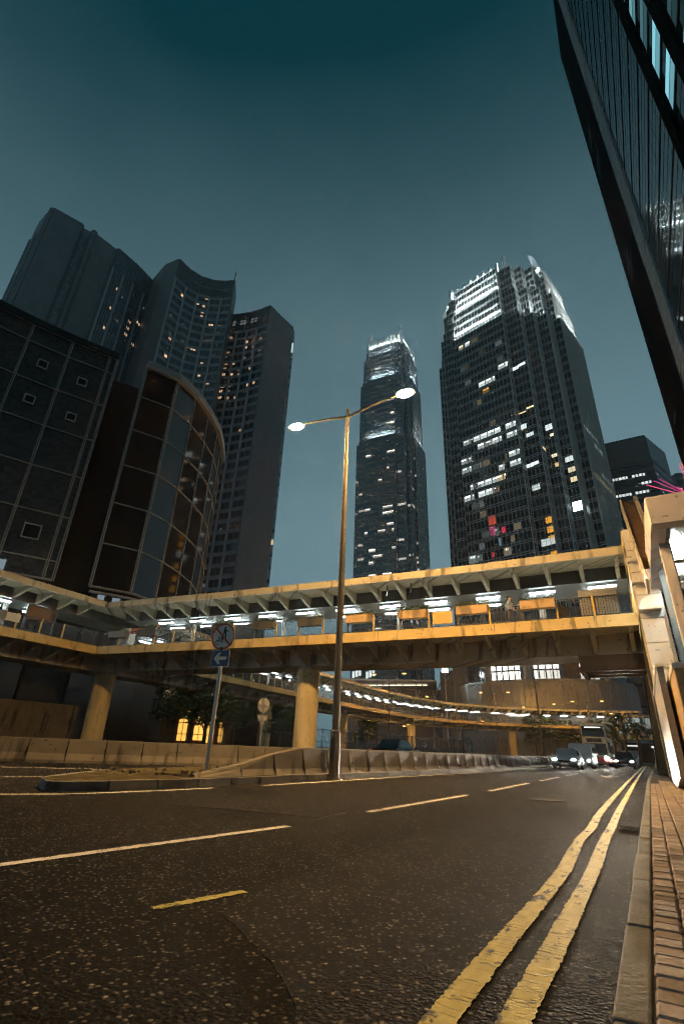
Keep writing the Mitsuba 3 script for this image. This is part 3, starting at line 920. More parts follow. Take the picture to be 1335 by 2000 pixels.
def corner_lit(az, z, h, L, col):
    best = None
    for k in sideL + sideR:
        p0, t, n, Lf = F1.faces[k]
        d = np.array([math.sin(math.radians(az)), math.cos(math.radians(az))])
        A = np.array([[d[0], -t[0]], [d[1], -t[1]]])
        s, x = np.linalg.solve(A, p0)
        if 0 < x < Lf and s > 0 and n.dot(d) < -.05 and (best is None or s < best[0]):
            best = (s, k, x, Lf)
    if best:
        x, Lf = best[2], best[3]
        F1.lit(OT, best[1], max(.15, x - 1.4), min(Lf - .15, x + 1.4), z - h / 2, z + h / 2, L * 1.3, col, out=.18)


for az, z, h, L, col in ((-6.6, 113.6, 2.2, .7, WHITE), (-5.9, 109.2, 1.6, .6, WHITE), (-6.4, 96.4, 1.4, .9, WHITE), (-5.8, 96.6, 1.4, .8, WHITE), (-6.1, 87, 2.2, .5, WHITE), (-6, 65.8, 2.6, .45, WHITE), (-5.4, 65.8, 2.4, .4, WHITE), (-4.6, 103, 1.2, .7, (1, .8, .5)), (-3.6, 112, 2.4, .8, WHITE), (-3.2, 108.3, 1.2, .9, (1, .85, .6)), (-3.4, 99.5, 1.3, .8, (1, .85, .6)), (-3.2, 95.5, 1.6, .6, (1, .72, .35)), (-2.0, 98.5, 2.2, .6, WHITE), (-1.9, 94, 2, .5, (1, .9, .6)), (-1.8, 90, 2.0, .6, (1, .85, .5)), (-5.4, 121, .7, 1.2, (1, .75, .4)), (-6.4, 120, .5, 1.2, (1, .75, .4)), (-6.5, 142, 1.6, .9, WHITE), (-5.6, 142.5, 1.4, .9, WHITE)):
    corner_lit(az, z, h, L, col)
for az in (-2.1, -1.6):
    corner_lit(az, 79.5, 3.6, 3.2, COOL)
corner_lit(-1.2, 79, 2.6, 1.2, COOL)
# glowing coloured panels low on the front face
for a, b, z, h, col, L in ((-6.2, -2.6, 77.6, 3.6, (1, .12, .05), .9), (-5.2, -3.4, 73.4, 3.4, (1, .10, .30), .7), (-1.5, .6, 73.2, 1.8, (1, .05, .12), .7), (-2.9, -1.6, 70.2, 2.6, (.35, .7, .9), .25), (-6.0, -4.6, 65.8, 1.6, (1, .08, .1), .3)):
    litrun(F1, OT, 'L0m', a + 2.8, b + 2.8, z, h, L, col, w=.76, nm='red_panel')
# thin amber neon line running down the corner
for z in (52, 56, 61, 66.5, 70, 73.5):
    corner_lit(-5.15, z, 2.4, .55, (1, .45, .05))


def crown(key, c, u, v, S, half_w, z, hgt, n, inset, W_=.55, lean=.34):
    """curved white claws along the four edges of the roof"""
    for (a, b) in ((-v, u), (u, v), (v, -u), (-u, -v)):
        for i in range(n):
            x = (i / (n - 1) - .5) * 2 * half_w
            r_ = 1.0 + (.35 if i in (0, n - 1) else 0)
            base = np.asarray(c) + a * (S - inset) + b * x
            prof = [(0.0, 0), (.06, .35), (-.10, .68), (-.42, .93), (-.62, 1.0), (-.55, .82), (-.42, .5), (-.40, 0)]
            A3, B3 = np.array([*a, 0]), np.array([*b, 0])
            v2 = []
            for s in (-1, 1):
                v2 += [np.array([*base, z]) + A3 * px * hgt * lean * 2 + np.array([0, 0, pz * hgt * r_]) + B3 * s * W_ for px, pz in prof]
            k = len(prof)
            f = [[j, (j + 1) % k, (j + 1) % k + k] for j in range(k)] + [[j, (j + 1) % k + k, j + k] for j in range(k)]
            cap = np.array(trimesh.creation.triangulate_polygon(sg.Polygon(prof), engine='earcut')[1]) % k
            f += cap.tolist() + (np.array(cap)[:, ::-1] + k).tolist()
            m = trimesh.Trimesh(np.array(v2), np.array(f), process=False)
            trimesh.repair.fix_normals(m)
            if a.dot(-np.asarray(c)) > -abs(np.linalg.norm(c)) * .5:
                put('crown_claw', m, 'm_clawwhite', key)


crown(OT, oc, u1, v1, 26.2, 14, 203, 7.5, 9, 1.2)
put('roof_drum', MB().prism([tuple(np.array(oc) + (u1 * a + v1 * b) * 15) for a, b in ((-1, -1), (1, -1), (1, 1), (-1, 1))], 203, 207), 'm_clawwhite', OT)


def floods(key, c, u, v, S, half_w, z, L, sides=((0, 1), (1, 0)), w=.9, out=1.1, col=(.80, 1.0, 1.0)):
    """uplight troughs on a setback ledge: real lamps whose light runs up the wall"""
    for s in sides:
        a, b = ((-v, u) if s == (0, 1) else (u, v))
        q = np.asarray(c) + a * (S + out)
        e, d = b * half_w, a * .28
        p = [q - e - d, q + e - d, q + e + d, q - e + d]
        m = MB().quad(*[(*x, z) for x in p])
        A = m.get()
        nz = np.cross(A[0][1] - A[0][0], A[0][2] - A[0][0])[2]
        if nz < 0:
            m = MB().quad(*[(*x, z) for x in p[::-1]])
        put('uplight', m, 'm_gone', key, emit=em(col, L * 16, w))
        put('uplight_tray', MB().obox((*q, z - .16), (*e, 0), (*(d * 1.15), 0), (0, 0, .14)), 'm_towerstone', key)


floods(OT, oc, u1, v1, 28.2, 12, 170.4, 60, w=2.4)
floods(OT, oc, u1, v1, 26.2, 10.5, 187.4, 110, w=2.4)
floods(OT, oc, u1, v1, 23.4, 14, 203.2, 120, out=0, w=1.6)
# corner uplights
for (x, y, z, L) in ((21, -25.2, 170.4, 300), (23.2, -22.6, 170.5, 300), (25.4, -20.5, 170.5, 300), (19.5, -23, 187.4, 300), (22.6, -19.2, 187.4, 300)):
    q = np.array(oc) + u1 * x + v1 * y
    put('uplight', MB().quad((*(q + (-.6, -.6)), z), (*(q + (.6, -.6)), z), (*(q + (.6, .6)), z), (*(q + (-.6, .6)), z)), 'm_gone', OT, emit=em((.8, 1, 1), L * .5, .5))

# far tower
OT2 = thing('office_tower', 'slender far tower with rounded clawed crown standing behind the double street lamp', 'tower')
fc = np.array([-128.2, 293.0])
fang = math.atan2(.054, .9985)
STEPS2 = [(.50, 1.0), (.78, .93), (.90, .78)]
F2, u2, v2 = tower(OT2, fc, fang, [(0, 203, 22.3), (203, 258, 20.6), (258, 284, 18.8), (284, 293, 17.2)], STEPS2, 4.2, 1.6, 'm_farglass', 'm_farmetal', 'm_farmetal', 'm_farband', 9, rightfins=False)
crown(OT2, fc, u2, v2, 17.0, 13, 293, 15, 11, 1.5, .45, .22)
put('roof_drum', MB().prism([tuple(fc + (u2 * a + v2 * b) * 9) for a, b in ((-1, -1), (1, -1), (1, 1), (-1, 1))], 293, 301), 'm_clawwhite', OT2)
floods(OT2, fc, u2, v2, 16.4, 13, 293.2, 250, out=0, w=1.0)
floods(OT2, fc, u2, v2, 18.8, 11, 284.3, 40, w=.6, out=-.9)
floods(OT2, fc, u2, v2, 18.8, 11, 258.4, 60, w=.6)
floods(OT2, fc, u2, v2, 20.6, 11, 203.4, 30, w=.5)
r2 = random.Random(21)
for fc_, rows in (('L0m', (60, 66, 72, 81, 93, 101, 106, 110, 118, 128, 133, 140, 146, 165, 176, 188)), ('L1m', (214, 224, 236)), ('L2m', (270,))):
    p0, t, n, Lf = F2.faces[fc_]
    for z in rows:
        for q in range(r2.choice((1, 2, 2, 3))):
            a = r2.uniform(-Lf / 2, Lf / 3)
            litrun(F2, OT2, fc_, a, a + r2.uniform(2, 8), z, 1.5, r2.uniform(.35, .8), (1, .93, .8), w=3.2)
fs = [k for k in F2.faces if k[1] == '0' and k not in ('L0m', 'R0m')]
for k in fs:
    for z in (70, 92, 96, 104, 109, 112, 122, 147, 160, 172, 186):
        if r2.random() < .45:
            Lf = F2.faces[k][3]
            F2.lit(OT2, k, Lf * .15, Lf * r2.uniform(.5, .95), z - .8, z + .8, r2.uniform(.3, .7), (1, .95, .85))

# plain banded office block to the right of the big tower
OB = thing('office_block', 'dark banded office block with rows of small lit windows right of the big tower', 'office block')
obF = Facade(5)
A, B, C = np.array(pol(-1.0, 221)), np.array(pol(6.05, 221.5)), np.array(pol(7.4, 243))
D_ = A + (C - B)
put('body', MB().prism([tuple(A), tuple(B), tuple(C), tuple(D_)], 0, 128), 'm_towerstone', OB)
put('roof_wall', MB().prism([tuple(A + .5), tuple(B + (-.4, .6)), tuple(C), tuple(D_)], 128, 129.2), 'm_towerstone', OB)
obF.face(A, B, 8, 116, 22, 27, .10, .06, 2.0, .14, name='front', tilt=.006)
obF.face(B, C, 8, 116, 18, 27, .10, .06, 2.0, .14, name='side', tilt=.006)
obF.done(OB, 'm_towerglass', 'm_towerstone', 'm_blockstone')
put('top_panel', MB().obox((*((A + B) / 2 + (0, -.2)), 121.8), (*((B - A) / 2), 0), (0, .2, 0), (0, 0, 5.8)), 'm_blockstone', OB)
for a0, a1, el in ((1.63, 2.17, 28.57), (5.16, 5.74, 27.75), (1.47, 3.42, 26.47), (3.81, 5.1, 26.35), (4.53, 5.51, 25.5), (1.8, 3.42, 24.84), (3.77, 5.09, 24.87), (1.36, 1.79, 24.04), (1.3, 1.98, 22.46), (1.31, 1.9, 20.82)):
    z = .85 + 221 * math.tan(math.radians(el))
    z = 8 + 4 * (round((z - 8) / 4 - .5) + .5)
    x = 221 * (math.tan(math.radians(a0)) - math.tan(math.radians(-1.0)))
    e = 221 * (math.tan(math.radians(a1)) - math.tan(math.radians(-1.0)))
    while x < e - .5:
        obF.lit(OB, 'front', x + .2, min(x + 1.2, e), z - .6, z + .6, rng.uniform(.5, 1.0), (.92, 1, .98))
        x += 1.35
for s, z in ((2, 110), (3.5, 102), (8, 94), (9.5, 94), (5, 78)):
    obF.lit(OB, 'side', s, s + 1.1, z - .5, z + .5, .3, WHITE)
OB2 = thing('office_block', 'lower rounded dark block with two lit windows half hidden behind the banded office block', 'office block')
f = Facade(6)
a = [pol(7.2, 262), pol(7.75, 258), pol(8.3, 259), pol(8.7, 264)]
put('body', MB().prism([*a, pol(8.7, 290), pol(7.2, 290)], 0, 125), 'm_towerstone', OB2)
for i in range(3):
    f.face(a[i], a[i + 1], 8, 122, 2, 28, .1, .05, 2.0, .12, name=f'f{i}')
f.done(OB2, 'm_towerglass', 'm_towerstone', 'm_blockstone')
f.lit(OB2, 'f0', .4, 1.0, 115.5, 117, .5, (1, .85, .6))
f.lit(OB2, 'f1', .4, 1.2, 115.5, 117, .5, (1, .85, .6))

# ------------------------------------------------------------------ hotel towers on the left
def hotel(label, front, back, z1, panels, mt, lit, roof=None, seed=1, floor=3.3, top_band=True):
    key = thing('hotel_tower', label, 'tower')
    F = Facade(seed)
    put('body', MB().prism([*front, *back], 0, z1), 'm_hotelband', key)
    for i, (a, b) in enumerate(zip(front[:-1], front[1:])):
        kind = panels[i]
        L = math.dist(a, b)
        if kind == 'g':
            F.face(a, b, 8, z1 - 9, max(1, round(L / 1.9)), int((z1 - 17) / floor), .14, .14, 1.25, .08, name=f'f{i}', tilt=.01)
            F.face(a, b, z1 - 9, z1, max(1, round(L / .95)), 2, .10, .2, .4, .08, name=f't{i}', tilt=.01)
        elif kind == 'v':
            F.face(a, b, 8, z1, max(1, round(L / .8)), int((z1 - 8) / floor / 2), .16, .35, .3, .05, name=f'f{i}', tilt=.01)
        elif kind == 'p':
            p, q = np.array(a), np.array(b)
            t = (q - p) / L
            n = np.array([t[1], -t[0]])
            put('wall_panel', MB().obox((*((p + q) / 2 + n * .15), (8 + z1) / 2), (*(t * L / 2), 0), (*(n * .17), 0), (0, 0, (z1 - 8) / 2)), 'm_hotelpanel', key)
        elif kind == 'n':
            F.face(a, b, 8, z1 - 3, max(1, round(L / 1.2)), int(z1 / 3), .1, .05, .2, .05, name=f'f{i}')
    ribs = MB()
    for k, (p0, t, n, Lf) in F.faces.items():
        if k[0] != 'f' or Lf < 3.5:
            continue
        nb = max(1, round(Lf / 3.8))
        for i in range(nb):
            c = p0 + t * (Lf * i / nb) + n * .2
            ribs.obox((*c, (8 + z1 - 9) / 2), (*(t * .32), 0), (*(n * .25), 0), (0, 0, (z1 - 17) / 2))
        for _ in range(int(Lf * 1.1)):
            x, z = rng.uniform(.8, Lf - .8), 8 + floor * (rng.randrange(8, int((z1 - 20) / floor)) + .62)
            F.lit(key, k, x - .5, x + .5, z - .5, z + .5, rng.uniform(.03, .12), rng.choice(((1, .7, .45), (.8, .9, 1))), nm='dim_window')
    if ribs.n:
        put('rib', ribs, 'm_hotelrib', key, kind='stuff')
    F.done(key, mt, 'm_hotelmullion', 'm_hotelband')
    for az, el, w, L in lit:
        d = np.array([math.sin(math.radians(az)), math.cos(math.radians(az))])
        best = None
        for k, (p0, t, n, Lf) in F.faces.items():
            s, x = np.linalg.solve(np.array([[d[0], -t[0]], [d[1], -t[1]]]), p0)
            if 0 <= x <= Lf and s > 0 and (best is None or s < best[0]):
                best = (s, k, x, Lf)
        if best and best[1][0] == 'f':
            s, k, x, Lf = best
            z = .85 + s * math.tan(math.radians(el))
            x = min(max(x, w / 2 + .05), Lf - w / 2 - .05)
            F.lit(key, k, x - w / 2, x + w / 2, z - .55, z + .55, L, (1, .60, .36))
    return key, F


WIN = rng.uniform
# A: flat slab with blank panels and a curtain-wall wing
frontA = [pol(-73.5, 146), pol(-73.0, 138.5), pol(-72.6, 137.6), pol(-69.2, 137.0), pol(-69.0, 138.2), pol(-68.0, 138.0), pol(-67.85, 136.8), pol(-67.5, 136.8), pol(-67.3, 137.9), pol(-64.6, 139.6), pol(-64.3, 138.6), pol(-61.5, 141.5), pol(-58.5, 146.5), pol(-56.2, 152.0), pol(-54.4, 157)]
hA = [(-63.05, 43.51), (-63.13, 41.62), (-63.08, 39.62), (-60.59, 41.11), (-60.59, 40.47), (-60.6, 39.82), (-59.73, 41.39), (-59.38, 41.21), (-59.49, 39.13), (-57.81, 41.79), (-57.84, 41.13), (-57.97, 40.31), (-55.38, 40.45), (-55.23, 39.17)]
hotel('slab tower with blank stone end and dark slot at far left', frontA, [pol(-54.4, 178), pol(-73.5, 178)], 149.5, ['n', 'p', 'p', 'p', 'n', 'p', 'p', 'p', 'p', 'p', 'v', 'v', 'v', 'v'], 'm_hotelglass_lighter', [(a, e, 1.0, WIN(.35, .8)) for a, e in hA], seed=4)
# B: concave front
frontB = [pol(-59.3, 147), pol(-58.1, 137), pol(-56.5, 132.2), pol(-54.8, 134.6), pol(-53.0, 135.8), pol(-51.2, 135.6), pol(-49.6, 134.4), pol(-48.25, 132.6), pol(-47.7, 141)]
hB = [(-55.04, 45.4), (-51.69, 45.92), (-52.78, 45.17), (-51.89, 45.12), (-52.78, 44.62), (-51.88, 44.53), (-51.92, 44.06), (-52.88, 42.41), (-50.36, 43.52), (-49.16, 43.62), (-55.27, 40.98), (-55.26, 40.41), (-52.95, 40.77), (-52.05, 40.68), (-50.47, 41.83), (-55.27, 39.15), (-50.55, 39.46), (-52.99, 38.28), (-50.57, 38.24), (-50.49, 37.57), (-49.29, 37.68)]
hotel('tower with inward curving front and scattered lit windows, middle of three', frontB, [pol(-47.7, 165), pol(-59.3, 170)], 150.5, ['p', 'p', 'g', 'g', 'g', 'g', 'g', 'p'], 'm_hotelglass', [(a, e, 1.5 if i in (8, 9, 13) else 1.0, WIN(.45, .95)) for i, (a, e) in enumerate(hB)], seed=5)
frontC = [pol(-48.2, 141.5), pol(-46.6, 139.3), pol(-45.2, 137.4), pol(-43.8, 135.0), pol(-42.4, 132.2), pol(-40.45, 136.5), pol(-38.6, 140.6), pol(-38.25, 143)]
hC = [(-47.34, 42.84), (-47.35, 41.26), (-46.9, 41.14), (-45.09, 42.78), (-43.89, 43.61), (-43.85, 43.17), (-43.13, 43.44), (-45.14, 42.18), (-43.85, 42.56), (-45.16, 41.62), (-43.86, 41.99), (-43.08, 42.29), (-45.16, 41.04), (-43.94, 41.42), (-43.11, 41.72), (-47.9, 39.98), (-47.34, 40.11), (-46.43, 40.27), (-43.97, 40.25), (-47.43, 39.53), (-47.41, 38.94), (-46.49, 39.11), (-45.2, 39.33), (-44.0, 38.42), (-43.21, 38.78), (-47.9, 37.57), (-47.38, 37.68), (-46.51, 37.88), (-47.45, 37.08), (-46.52, 37.22), (-47.37, 36.45), (-46.53, 36.55), (-45.21, 36.84), (-44.08, 33.38), (-43.19, 34.4)]
kc, FC = hotel('tower with shallow curved front and tall pale end wall, nearest the lamp post', frontC, [pol(-38.25, 165), pol(-48.2, 165)], 142.2, ['g', 'g', 'g', 'g', 'p', 'p', 'n'], 'm_hotelglass', [(a, e, 1.0, WIN(.2, .95)) for a, e in hC], seed=6)
for az in (-47.2, -46.7, -46.2, -45.7, -45.2, -44.7, -44.2):
    d = np.array([math.sin(math.radians(az)), math.cos(math.radians(az))])
    for k in ('t0', 't1', 't2', 't3'):
        p0, t, n, Lf = FC.faces[k]
        s, x = np.linalg.solve(np.array([[d[0], -t[0]], [d[1], -t[1]]]), p0)
        if .5 < x < Lf - .5:
            FC.lit(kc, k, x - .5, x + .5, 136.6, 138.6, .16, (.85, .9, .85))
st = MB()
for z in range(20, 138, 4):
    p = pol(-38.42, 141.6, z)
    st.obox(p, (.35, .3, 0), (-.1, .12, 0), (0, 0, .5))
put('stair_window', st, 'm_carglass', kc, kind='stuff')
for z in (34, 41, 56, 133):
    p = pol(-38.46, 141.2, z)
    put('lit_window', MB().obox(p, (.4, .3, 0), (-.1, .12, 0), (0, 0, .8 if z < 100 else 2.2)), 'm_gone', kc, emit=em((1, .75, .45) if z < 100 else (.7, 1, 1), .6))
for az, D_, z in ((-71.4, 140, 149.5), (-49.0, 138, 150.5), (-48.27, 133.4, 150.5), (-51.8, 138, 150.5)):
    k = put('roof_mast', MB().tube([pol(az, D_, z), pol(az, D_, z + (5 if az > -49 else 2))], .18 if az > -49 else .5, 6), 'm_darkmetal', 'hotel_tower' if az < -60 else 'hotel_tower_001')

# ------------------------------------------------------------------ low building with glass block and curved glass facade, far left
ML = thing('mall_building', 'dark low building with square glass block panels and a rounded bronze glass corner', 'building')
flat = [pol(a, 53.2) for a in (-82.6, -78.4, -74.2, -70.0, -65.75, -61.5, -60.6)]
rec = [pol(-60.55, 57), pol(-57.25, 57)]
curve = [pol(-57.1, 53.0), pol(-53.05, 53.6), pol(-50.5, 56.0), pol(-48.5, 59.3), pol(-47.05, 62.8), pol(-46.3, 66.8), pol(-45.9, 71)]
foot = [*flat, *rec, *curve, pol(-47, 100), pol(-80, 100)]
inner = sg.Polygon(foot).buffer(-.35)
put('body', MB().prism(inner, 0, 41.2), 'm_recess', ML)
rz = [4.9 + 4.6 * i for i in range(9)]


def wallpiece(a, b, z0, z1, th, out):
    a, b = np.array(a), np.array(b)
    L = np.linalg.norm(b - a)
    t = (b - a) / L
    n = np.array([t[1], -t[0]])
    return MB().obox((*((a + b) / 2 + n * out), (z0 + z1) / 2), (*(t * (L / 2)), 0), (*(n * th), 0), (0, 0, (z1 - z0) / 2)), t, n, L


def facade_grid(P, mt, rows, double=True, bright='m_mallframe'):
    for a, b in zip(P[:-1], P[1:]):
        a2, b2 = np.array(a), np.array(b)
        t = (b2 - a2) / np.linalg.norm(b2 - a2)
        for z0, z1 in zip(rows[:-1], rows[1:]):
            m, _, n, L = wallpiece(a2 + t * .08, b2 - t * .08, z0 + .08, z1 - .08, .10, -.12)
            v_, f_ = m.get()
            v_ = v_ + np.array([*n, 0]) * rng.uniform(-.02, .02)
            put('panel', (v_, f_), mt, ML)
    for p in P:
        fr = MB()
        q = np.array(p)
        for o in (-.13, .13):
            fr.obox((q[0] + o * .5, q[1] + o * .5, (rows[0] + rows[-1]) / 2), (.045, 0, 0), (0, .045, 0), (0, 0, (rows[-1] - rows[0]) / 2))
        put('mullion', fr, bright, ML)
    for z in rows:
        fr = MB()
        for a, b in zip(P[:-1], P[1:]):
            fr.add(*wallpiece(a, b, z - .05, z + .05, .06, .05)[0].get())
        put('transom', fr, bright, ML)


facade_grid(flat, 'm_glassblock', [14.1, 16.0, 20.6, 25.2, 29.8, 34.4, 39.0, 41.2])
facade_grid(curve, 'm_mallglass', rz[2:])
# dark base with louvres below a ledge
for P in (flat, curve):
    fr = MB()
    for a, b in zip(P[:-1], P[1:]):
        for dz in (0, .5):
            fr.add(*wallpiece(a, b, 13.55 + dz, 13.68 + dz, .25, .2)[0].get())
    put('ledge', fr, 'm_mallframe', ML)
allp = [*flat, *curve]
for a, b in zip(flat[:-1], flat[1:]):
    a2, b2 = np.array(a), np.array(b)
    t = (b2 - a2) / np.linalg.norm(b2 - a2)
    for q in (1.1, 3.3):
        c = a2 + t * q
        put('louvre', wallpiece(c - t * .5, c + t * .5, 11.2, 12.3, .08, .02)[0], 'm_darkmetal', ML)
# small framed square windows in the glass block wall
for az, el in ((-67.87, 34.04), (-67.89, 30.48), (-63.57, 33.82), (-63.55, 30.18), (-63.7, 18.3), (-72.1, 30.4)):
    d = np.array([math.sin(math.radians(az)), math.cos(math.radians(az))])
    for a, b in zip(flat[:-1], flat[1:]):
        a2, b2 = np.array(a), np.array(b)
        t = (b2 - a2) / np.linalg.norm(b2 - a2)
        s, x = np.linalg.solve(np.array([[d[0], -t[0]], [d[1], -t[1]]]), a2)
        if 0 < x < np.linalg.norm(b2 - a2):
            z = .85 + s * math.tan(math.radians(el))
            c = a2 + t * x
            big = .75 if el < 20 else .5
            m = MB()
            for q0, q1, z0, z1 in ((-big, big, big, big - .1), (-big, big, -big + .1, -big), (-big, -big + .1, -big, big), (big - .1, big, -big, big)):
                m.add(*wallpiece(c + t * q0, c + t * q1, z + min(z0, z1), z + max(z0, z1), .12, .08)[0].get())
            k = put('window', wallpiece(c - t * big, c + t * big, z - big, z + big, .05, .02)[0], 'm_carglass', ML)
            put('frame', m, 'm_whitetile', k)
for az, el, w in ((-65.5, 16.2, .5), (-54.3, 14.3, .35), (-52.6, 14.2, .5), (-55.8, 14.4, .3)):
    p = pol(az, 52.7 if az < -60 else 52.6, .85 + 53 * math.tan(math.radians(el)) - 1.6)
    put('lit_window', MB().obox(p, (w * .55, w * .85, 0), (-.03, .02, 0), (0, 0, .5)), 'm_gone', ML, emit=em((.6, .8, .9), .25))
# curved roof edge above
put('cornice', MB().add(*sweep(curve, 1, [(-.5, 41.2), (-.5, 42.2), (.8, 42.2), (.8, 41.2)])), 'm_mallframe', ML)
put('cornice', MB().add(*sweep(flat, 1, [(-.3, 41.2), (-.3, 42.0), (.8, 42.0), (.8, 41.2)])), 'm_recess', ML)

# ------------------------------------------------------------------ black facade building on the right
FB = thing('facade_building', 'black high-rise with glass fins and rough stone strip towering along the right edge', 'building')
X0 = 9.1
YE = 60.0
put('body', MB().box(X0 + .4, X0 + 40, -30, YE, 0, 118), 'm_facadeblack', FB)
put('end_pier', MB().box(X0 - .05, X0 + .4, 47.5, YE + .02, 0, 119), 'm_facadeblack', FB)
put('end_pier_edge', MB().box(X0 - .10, X0 - .04, 47.3, 47.6, 0, 119), 'm_facadefin', FB)
put('parapet', MB().box(X0 - .08, X0 + .5, -30, YE + .1, 118, 120.4), 'm_facadeblack', FB)
yy = 44.0
z = 6.0
while z < 112:
    h = rng.uniform(3.2, 5.4)
    v_, f_ = rbox(X0 - rng.uniform(.05, .14), X0 + .38, 43.6 + rng.uniform(-.1, .1), 47.2, z, z + h - .05, .03)
    put('stone', (v_, f_), 'm_rockstone', FB)
    z += h
FL, Z0 = 3.9, 5.0
NF = 29
bays = [(43.4, 27.7)] + [(26.5 - 4.8 * i, 22.9 - 4.8 * i) for i in range(9)]
pan, big, fin, thin = 0, MB(), MB(), MB()
for bi, (yb, ya) in enumerate(bays):
    nb = max(1, round((yb - ya) / 1.75))
    for j in range(NF):
        za, zb = Z0 + FL * j + .25, Z0 + FL * (j + 1) - .05
        for i in range(nb):
            y1, y0 = yb - (yb - ya) * i / nb, yb - (yb - ya) * (i + 1) / nb
            for a, b in ((za, za + 1.15), (za + 1.2, zb)):
                tx, tz = rng.gauss(0, .0016), rng.gauss(0, .0010)
                q = MB().quad((X0 + .1 + tx, y1 - .02, a), (X0 + .1 - tx, y0 + .02, a), (X0 + .1 - tx + tz * 3, y0 + .02, b), (X0 + .1 + tx + tz * 3, y1 - .02, b))
                if pan < 290 and bi < 3 and 6 < j < 19:
                    put('pane', q, 'm_facadeglass', FB)
                    pan += 1
                else:
                    big.add(*q.get())
    for j in range(NF + 1):
        z = Z0 + FL * j
        fin.box(X0 + .035, X0 + .14, ya, yb, z - .10, z + .12)
        thin.box(X0 + .085, X0 + .12, ya, yb, z + 1.38, z + 1.44)
        thin.box(X0 + .08, X0 + .12, ya, yb, z + 2.55, z + 2.61)
put('pane', big, 'm_facadeglass', FB, kind='stuff')
put('fin', fin, 'm_facadefin', FB, kind='stuff')
put('transom', thin, 'm_facadefin', FB, kind='stuff')
pier = [27.1] + [22.3 - 4.8 * i for i in range(9)]
for y in pier:
    put('pier', MB().box(X0 - .22, X0 + .2, y - .6, y + .6, 0, 118), 'm_facadeblack', FB)
put('back_wall', MB().box(X0 + .2, X0 + .4, -30, 47.3, 0, 118), 'm_facadeblack', FB)
put('ground_storey', MB().box(X0 - .1, X0 + .2, -30, 43.45, 0, 4.9), 'm_facadeblack', FB)
# lit strips behind the glass high up
for bi in (1, 2):
    yb, ya = bays[bi]
    for j in range(7, 20):
        if bi == 1 and j < 9:
            continue
        z = Z0 + FL * j
        base = rng.uniform(.25, .75) * (1 if rng.random() < .8 else .2)
        for (a, b, f) in ((z + .3, z + 1.36, .55), (z + 1.5, z + 2.5, 1.0)):
            put('lit_strip', MB().quad((X0 + .075, yb - .1, a), (X0 + .075, ya + .1, a), (X0 + .075, ya + .1, b), (X0 + .075, yb - .1, b)), 'm_gone', FB, emit=em((.32, .82, .95), base * f))
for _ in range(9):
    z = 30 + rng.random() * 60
    put('modelled_reflection', MB().box(X0 - .062, X0 - .052, 49 + rng.random() * 7, 57.5, z, z + .3), 'm_facadefin', FB)  # thin metal strips modelled as reflections on the black end pier

# ------------------------------------------------------------------ right side: pier, canopy, panels
PR = thing('tiled_pier', 'white tiled pier with flank tiles tinted for orange lamplight holding the right end of the crossing footbridge', 'pier')
put('core', MB().box(0.70, 1.66, 24.03, 31.0, 0.1, 10.2), 'm_cream', PR)
for i in range(10):
    z0 = .15 + i * 1.0
    for x0, x1 in ((.72, 1.64),):
        put('tile', rbox(x0 + .006, x1 - .006, 23.95, 24.05, z0 + .010, z0 + .990, .010, 4), 'm_whitetile', PR)
    for j in range(6):
        y0 = 24.06 + j * 1.15
        put('tile', rbox(.655, .72, y0 + .006, y0 + 1.144, z0 + .010, z0 + .990, .010, 4), 'm_column', PR)  # flank tiles get a yellow base colour to imitate orange lamp light
for q in ((.62, 1.35, 23.7, 24.3, 8.62, 8.72), (.66, 1.4, 23.6, 24.2, 7.62, 7.72), (.7, 1.5, 23.5, 24.1, 6.42, 6.52)):
    put('step_cap', MB().box(*q), 'm_whitetile', PR)
put('flank_pipe', MB().tube([(.60, 24.4, .1), (.60, 24.4, 5.0)], .045, 8).tube([(.58, 25.2, .1), (.58, 25.2, 5.0)], .03, 8), 'm_darkmetal', PR)
OP = thing('leaning_column', 'concrete column tinted for orange lamplight at the pavement edge beneath the footbridge end', 'column')
cv = [(.33, 37.6), (.72, 37.6), (.72, 38.6), (.33, 38.6)]
m = trimesh.convex.convex_hull(np.array([[.30, 37, .1], [.74, 37, .1], [.74, 37.9, .1], [.30, 37.9, .1], [.55, 30.9, 5.2], [1.1, 30.9, 5.2], [1.1, 31.8, 5.2], [.55, 31.8, 5.2]]))
put('shaft', m, 'm_column', OP)  # orange lamp light is put into the shaft colour
put('conduit', MB().tube([(.27, 36.9, .12), (.52, 30.8, 5.2)], .03, 6), 'm_darkmetal', OP)
cb = thing('cable_bundle', 'tangle of pale cables at the foot of the orange column', 'cables')
for k in range(4):
    put('cable', MB().tube([(.1 + .06 * k, 36.7, .13), (.16 + .04 * k, 36.6, .5), (.28 + .02 * k, 36.75, .9 + .1 * k), (.3, 36.9, 1.5)], .02, 6), 'm_whitetile', cb)

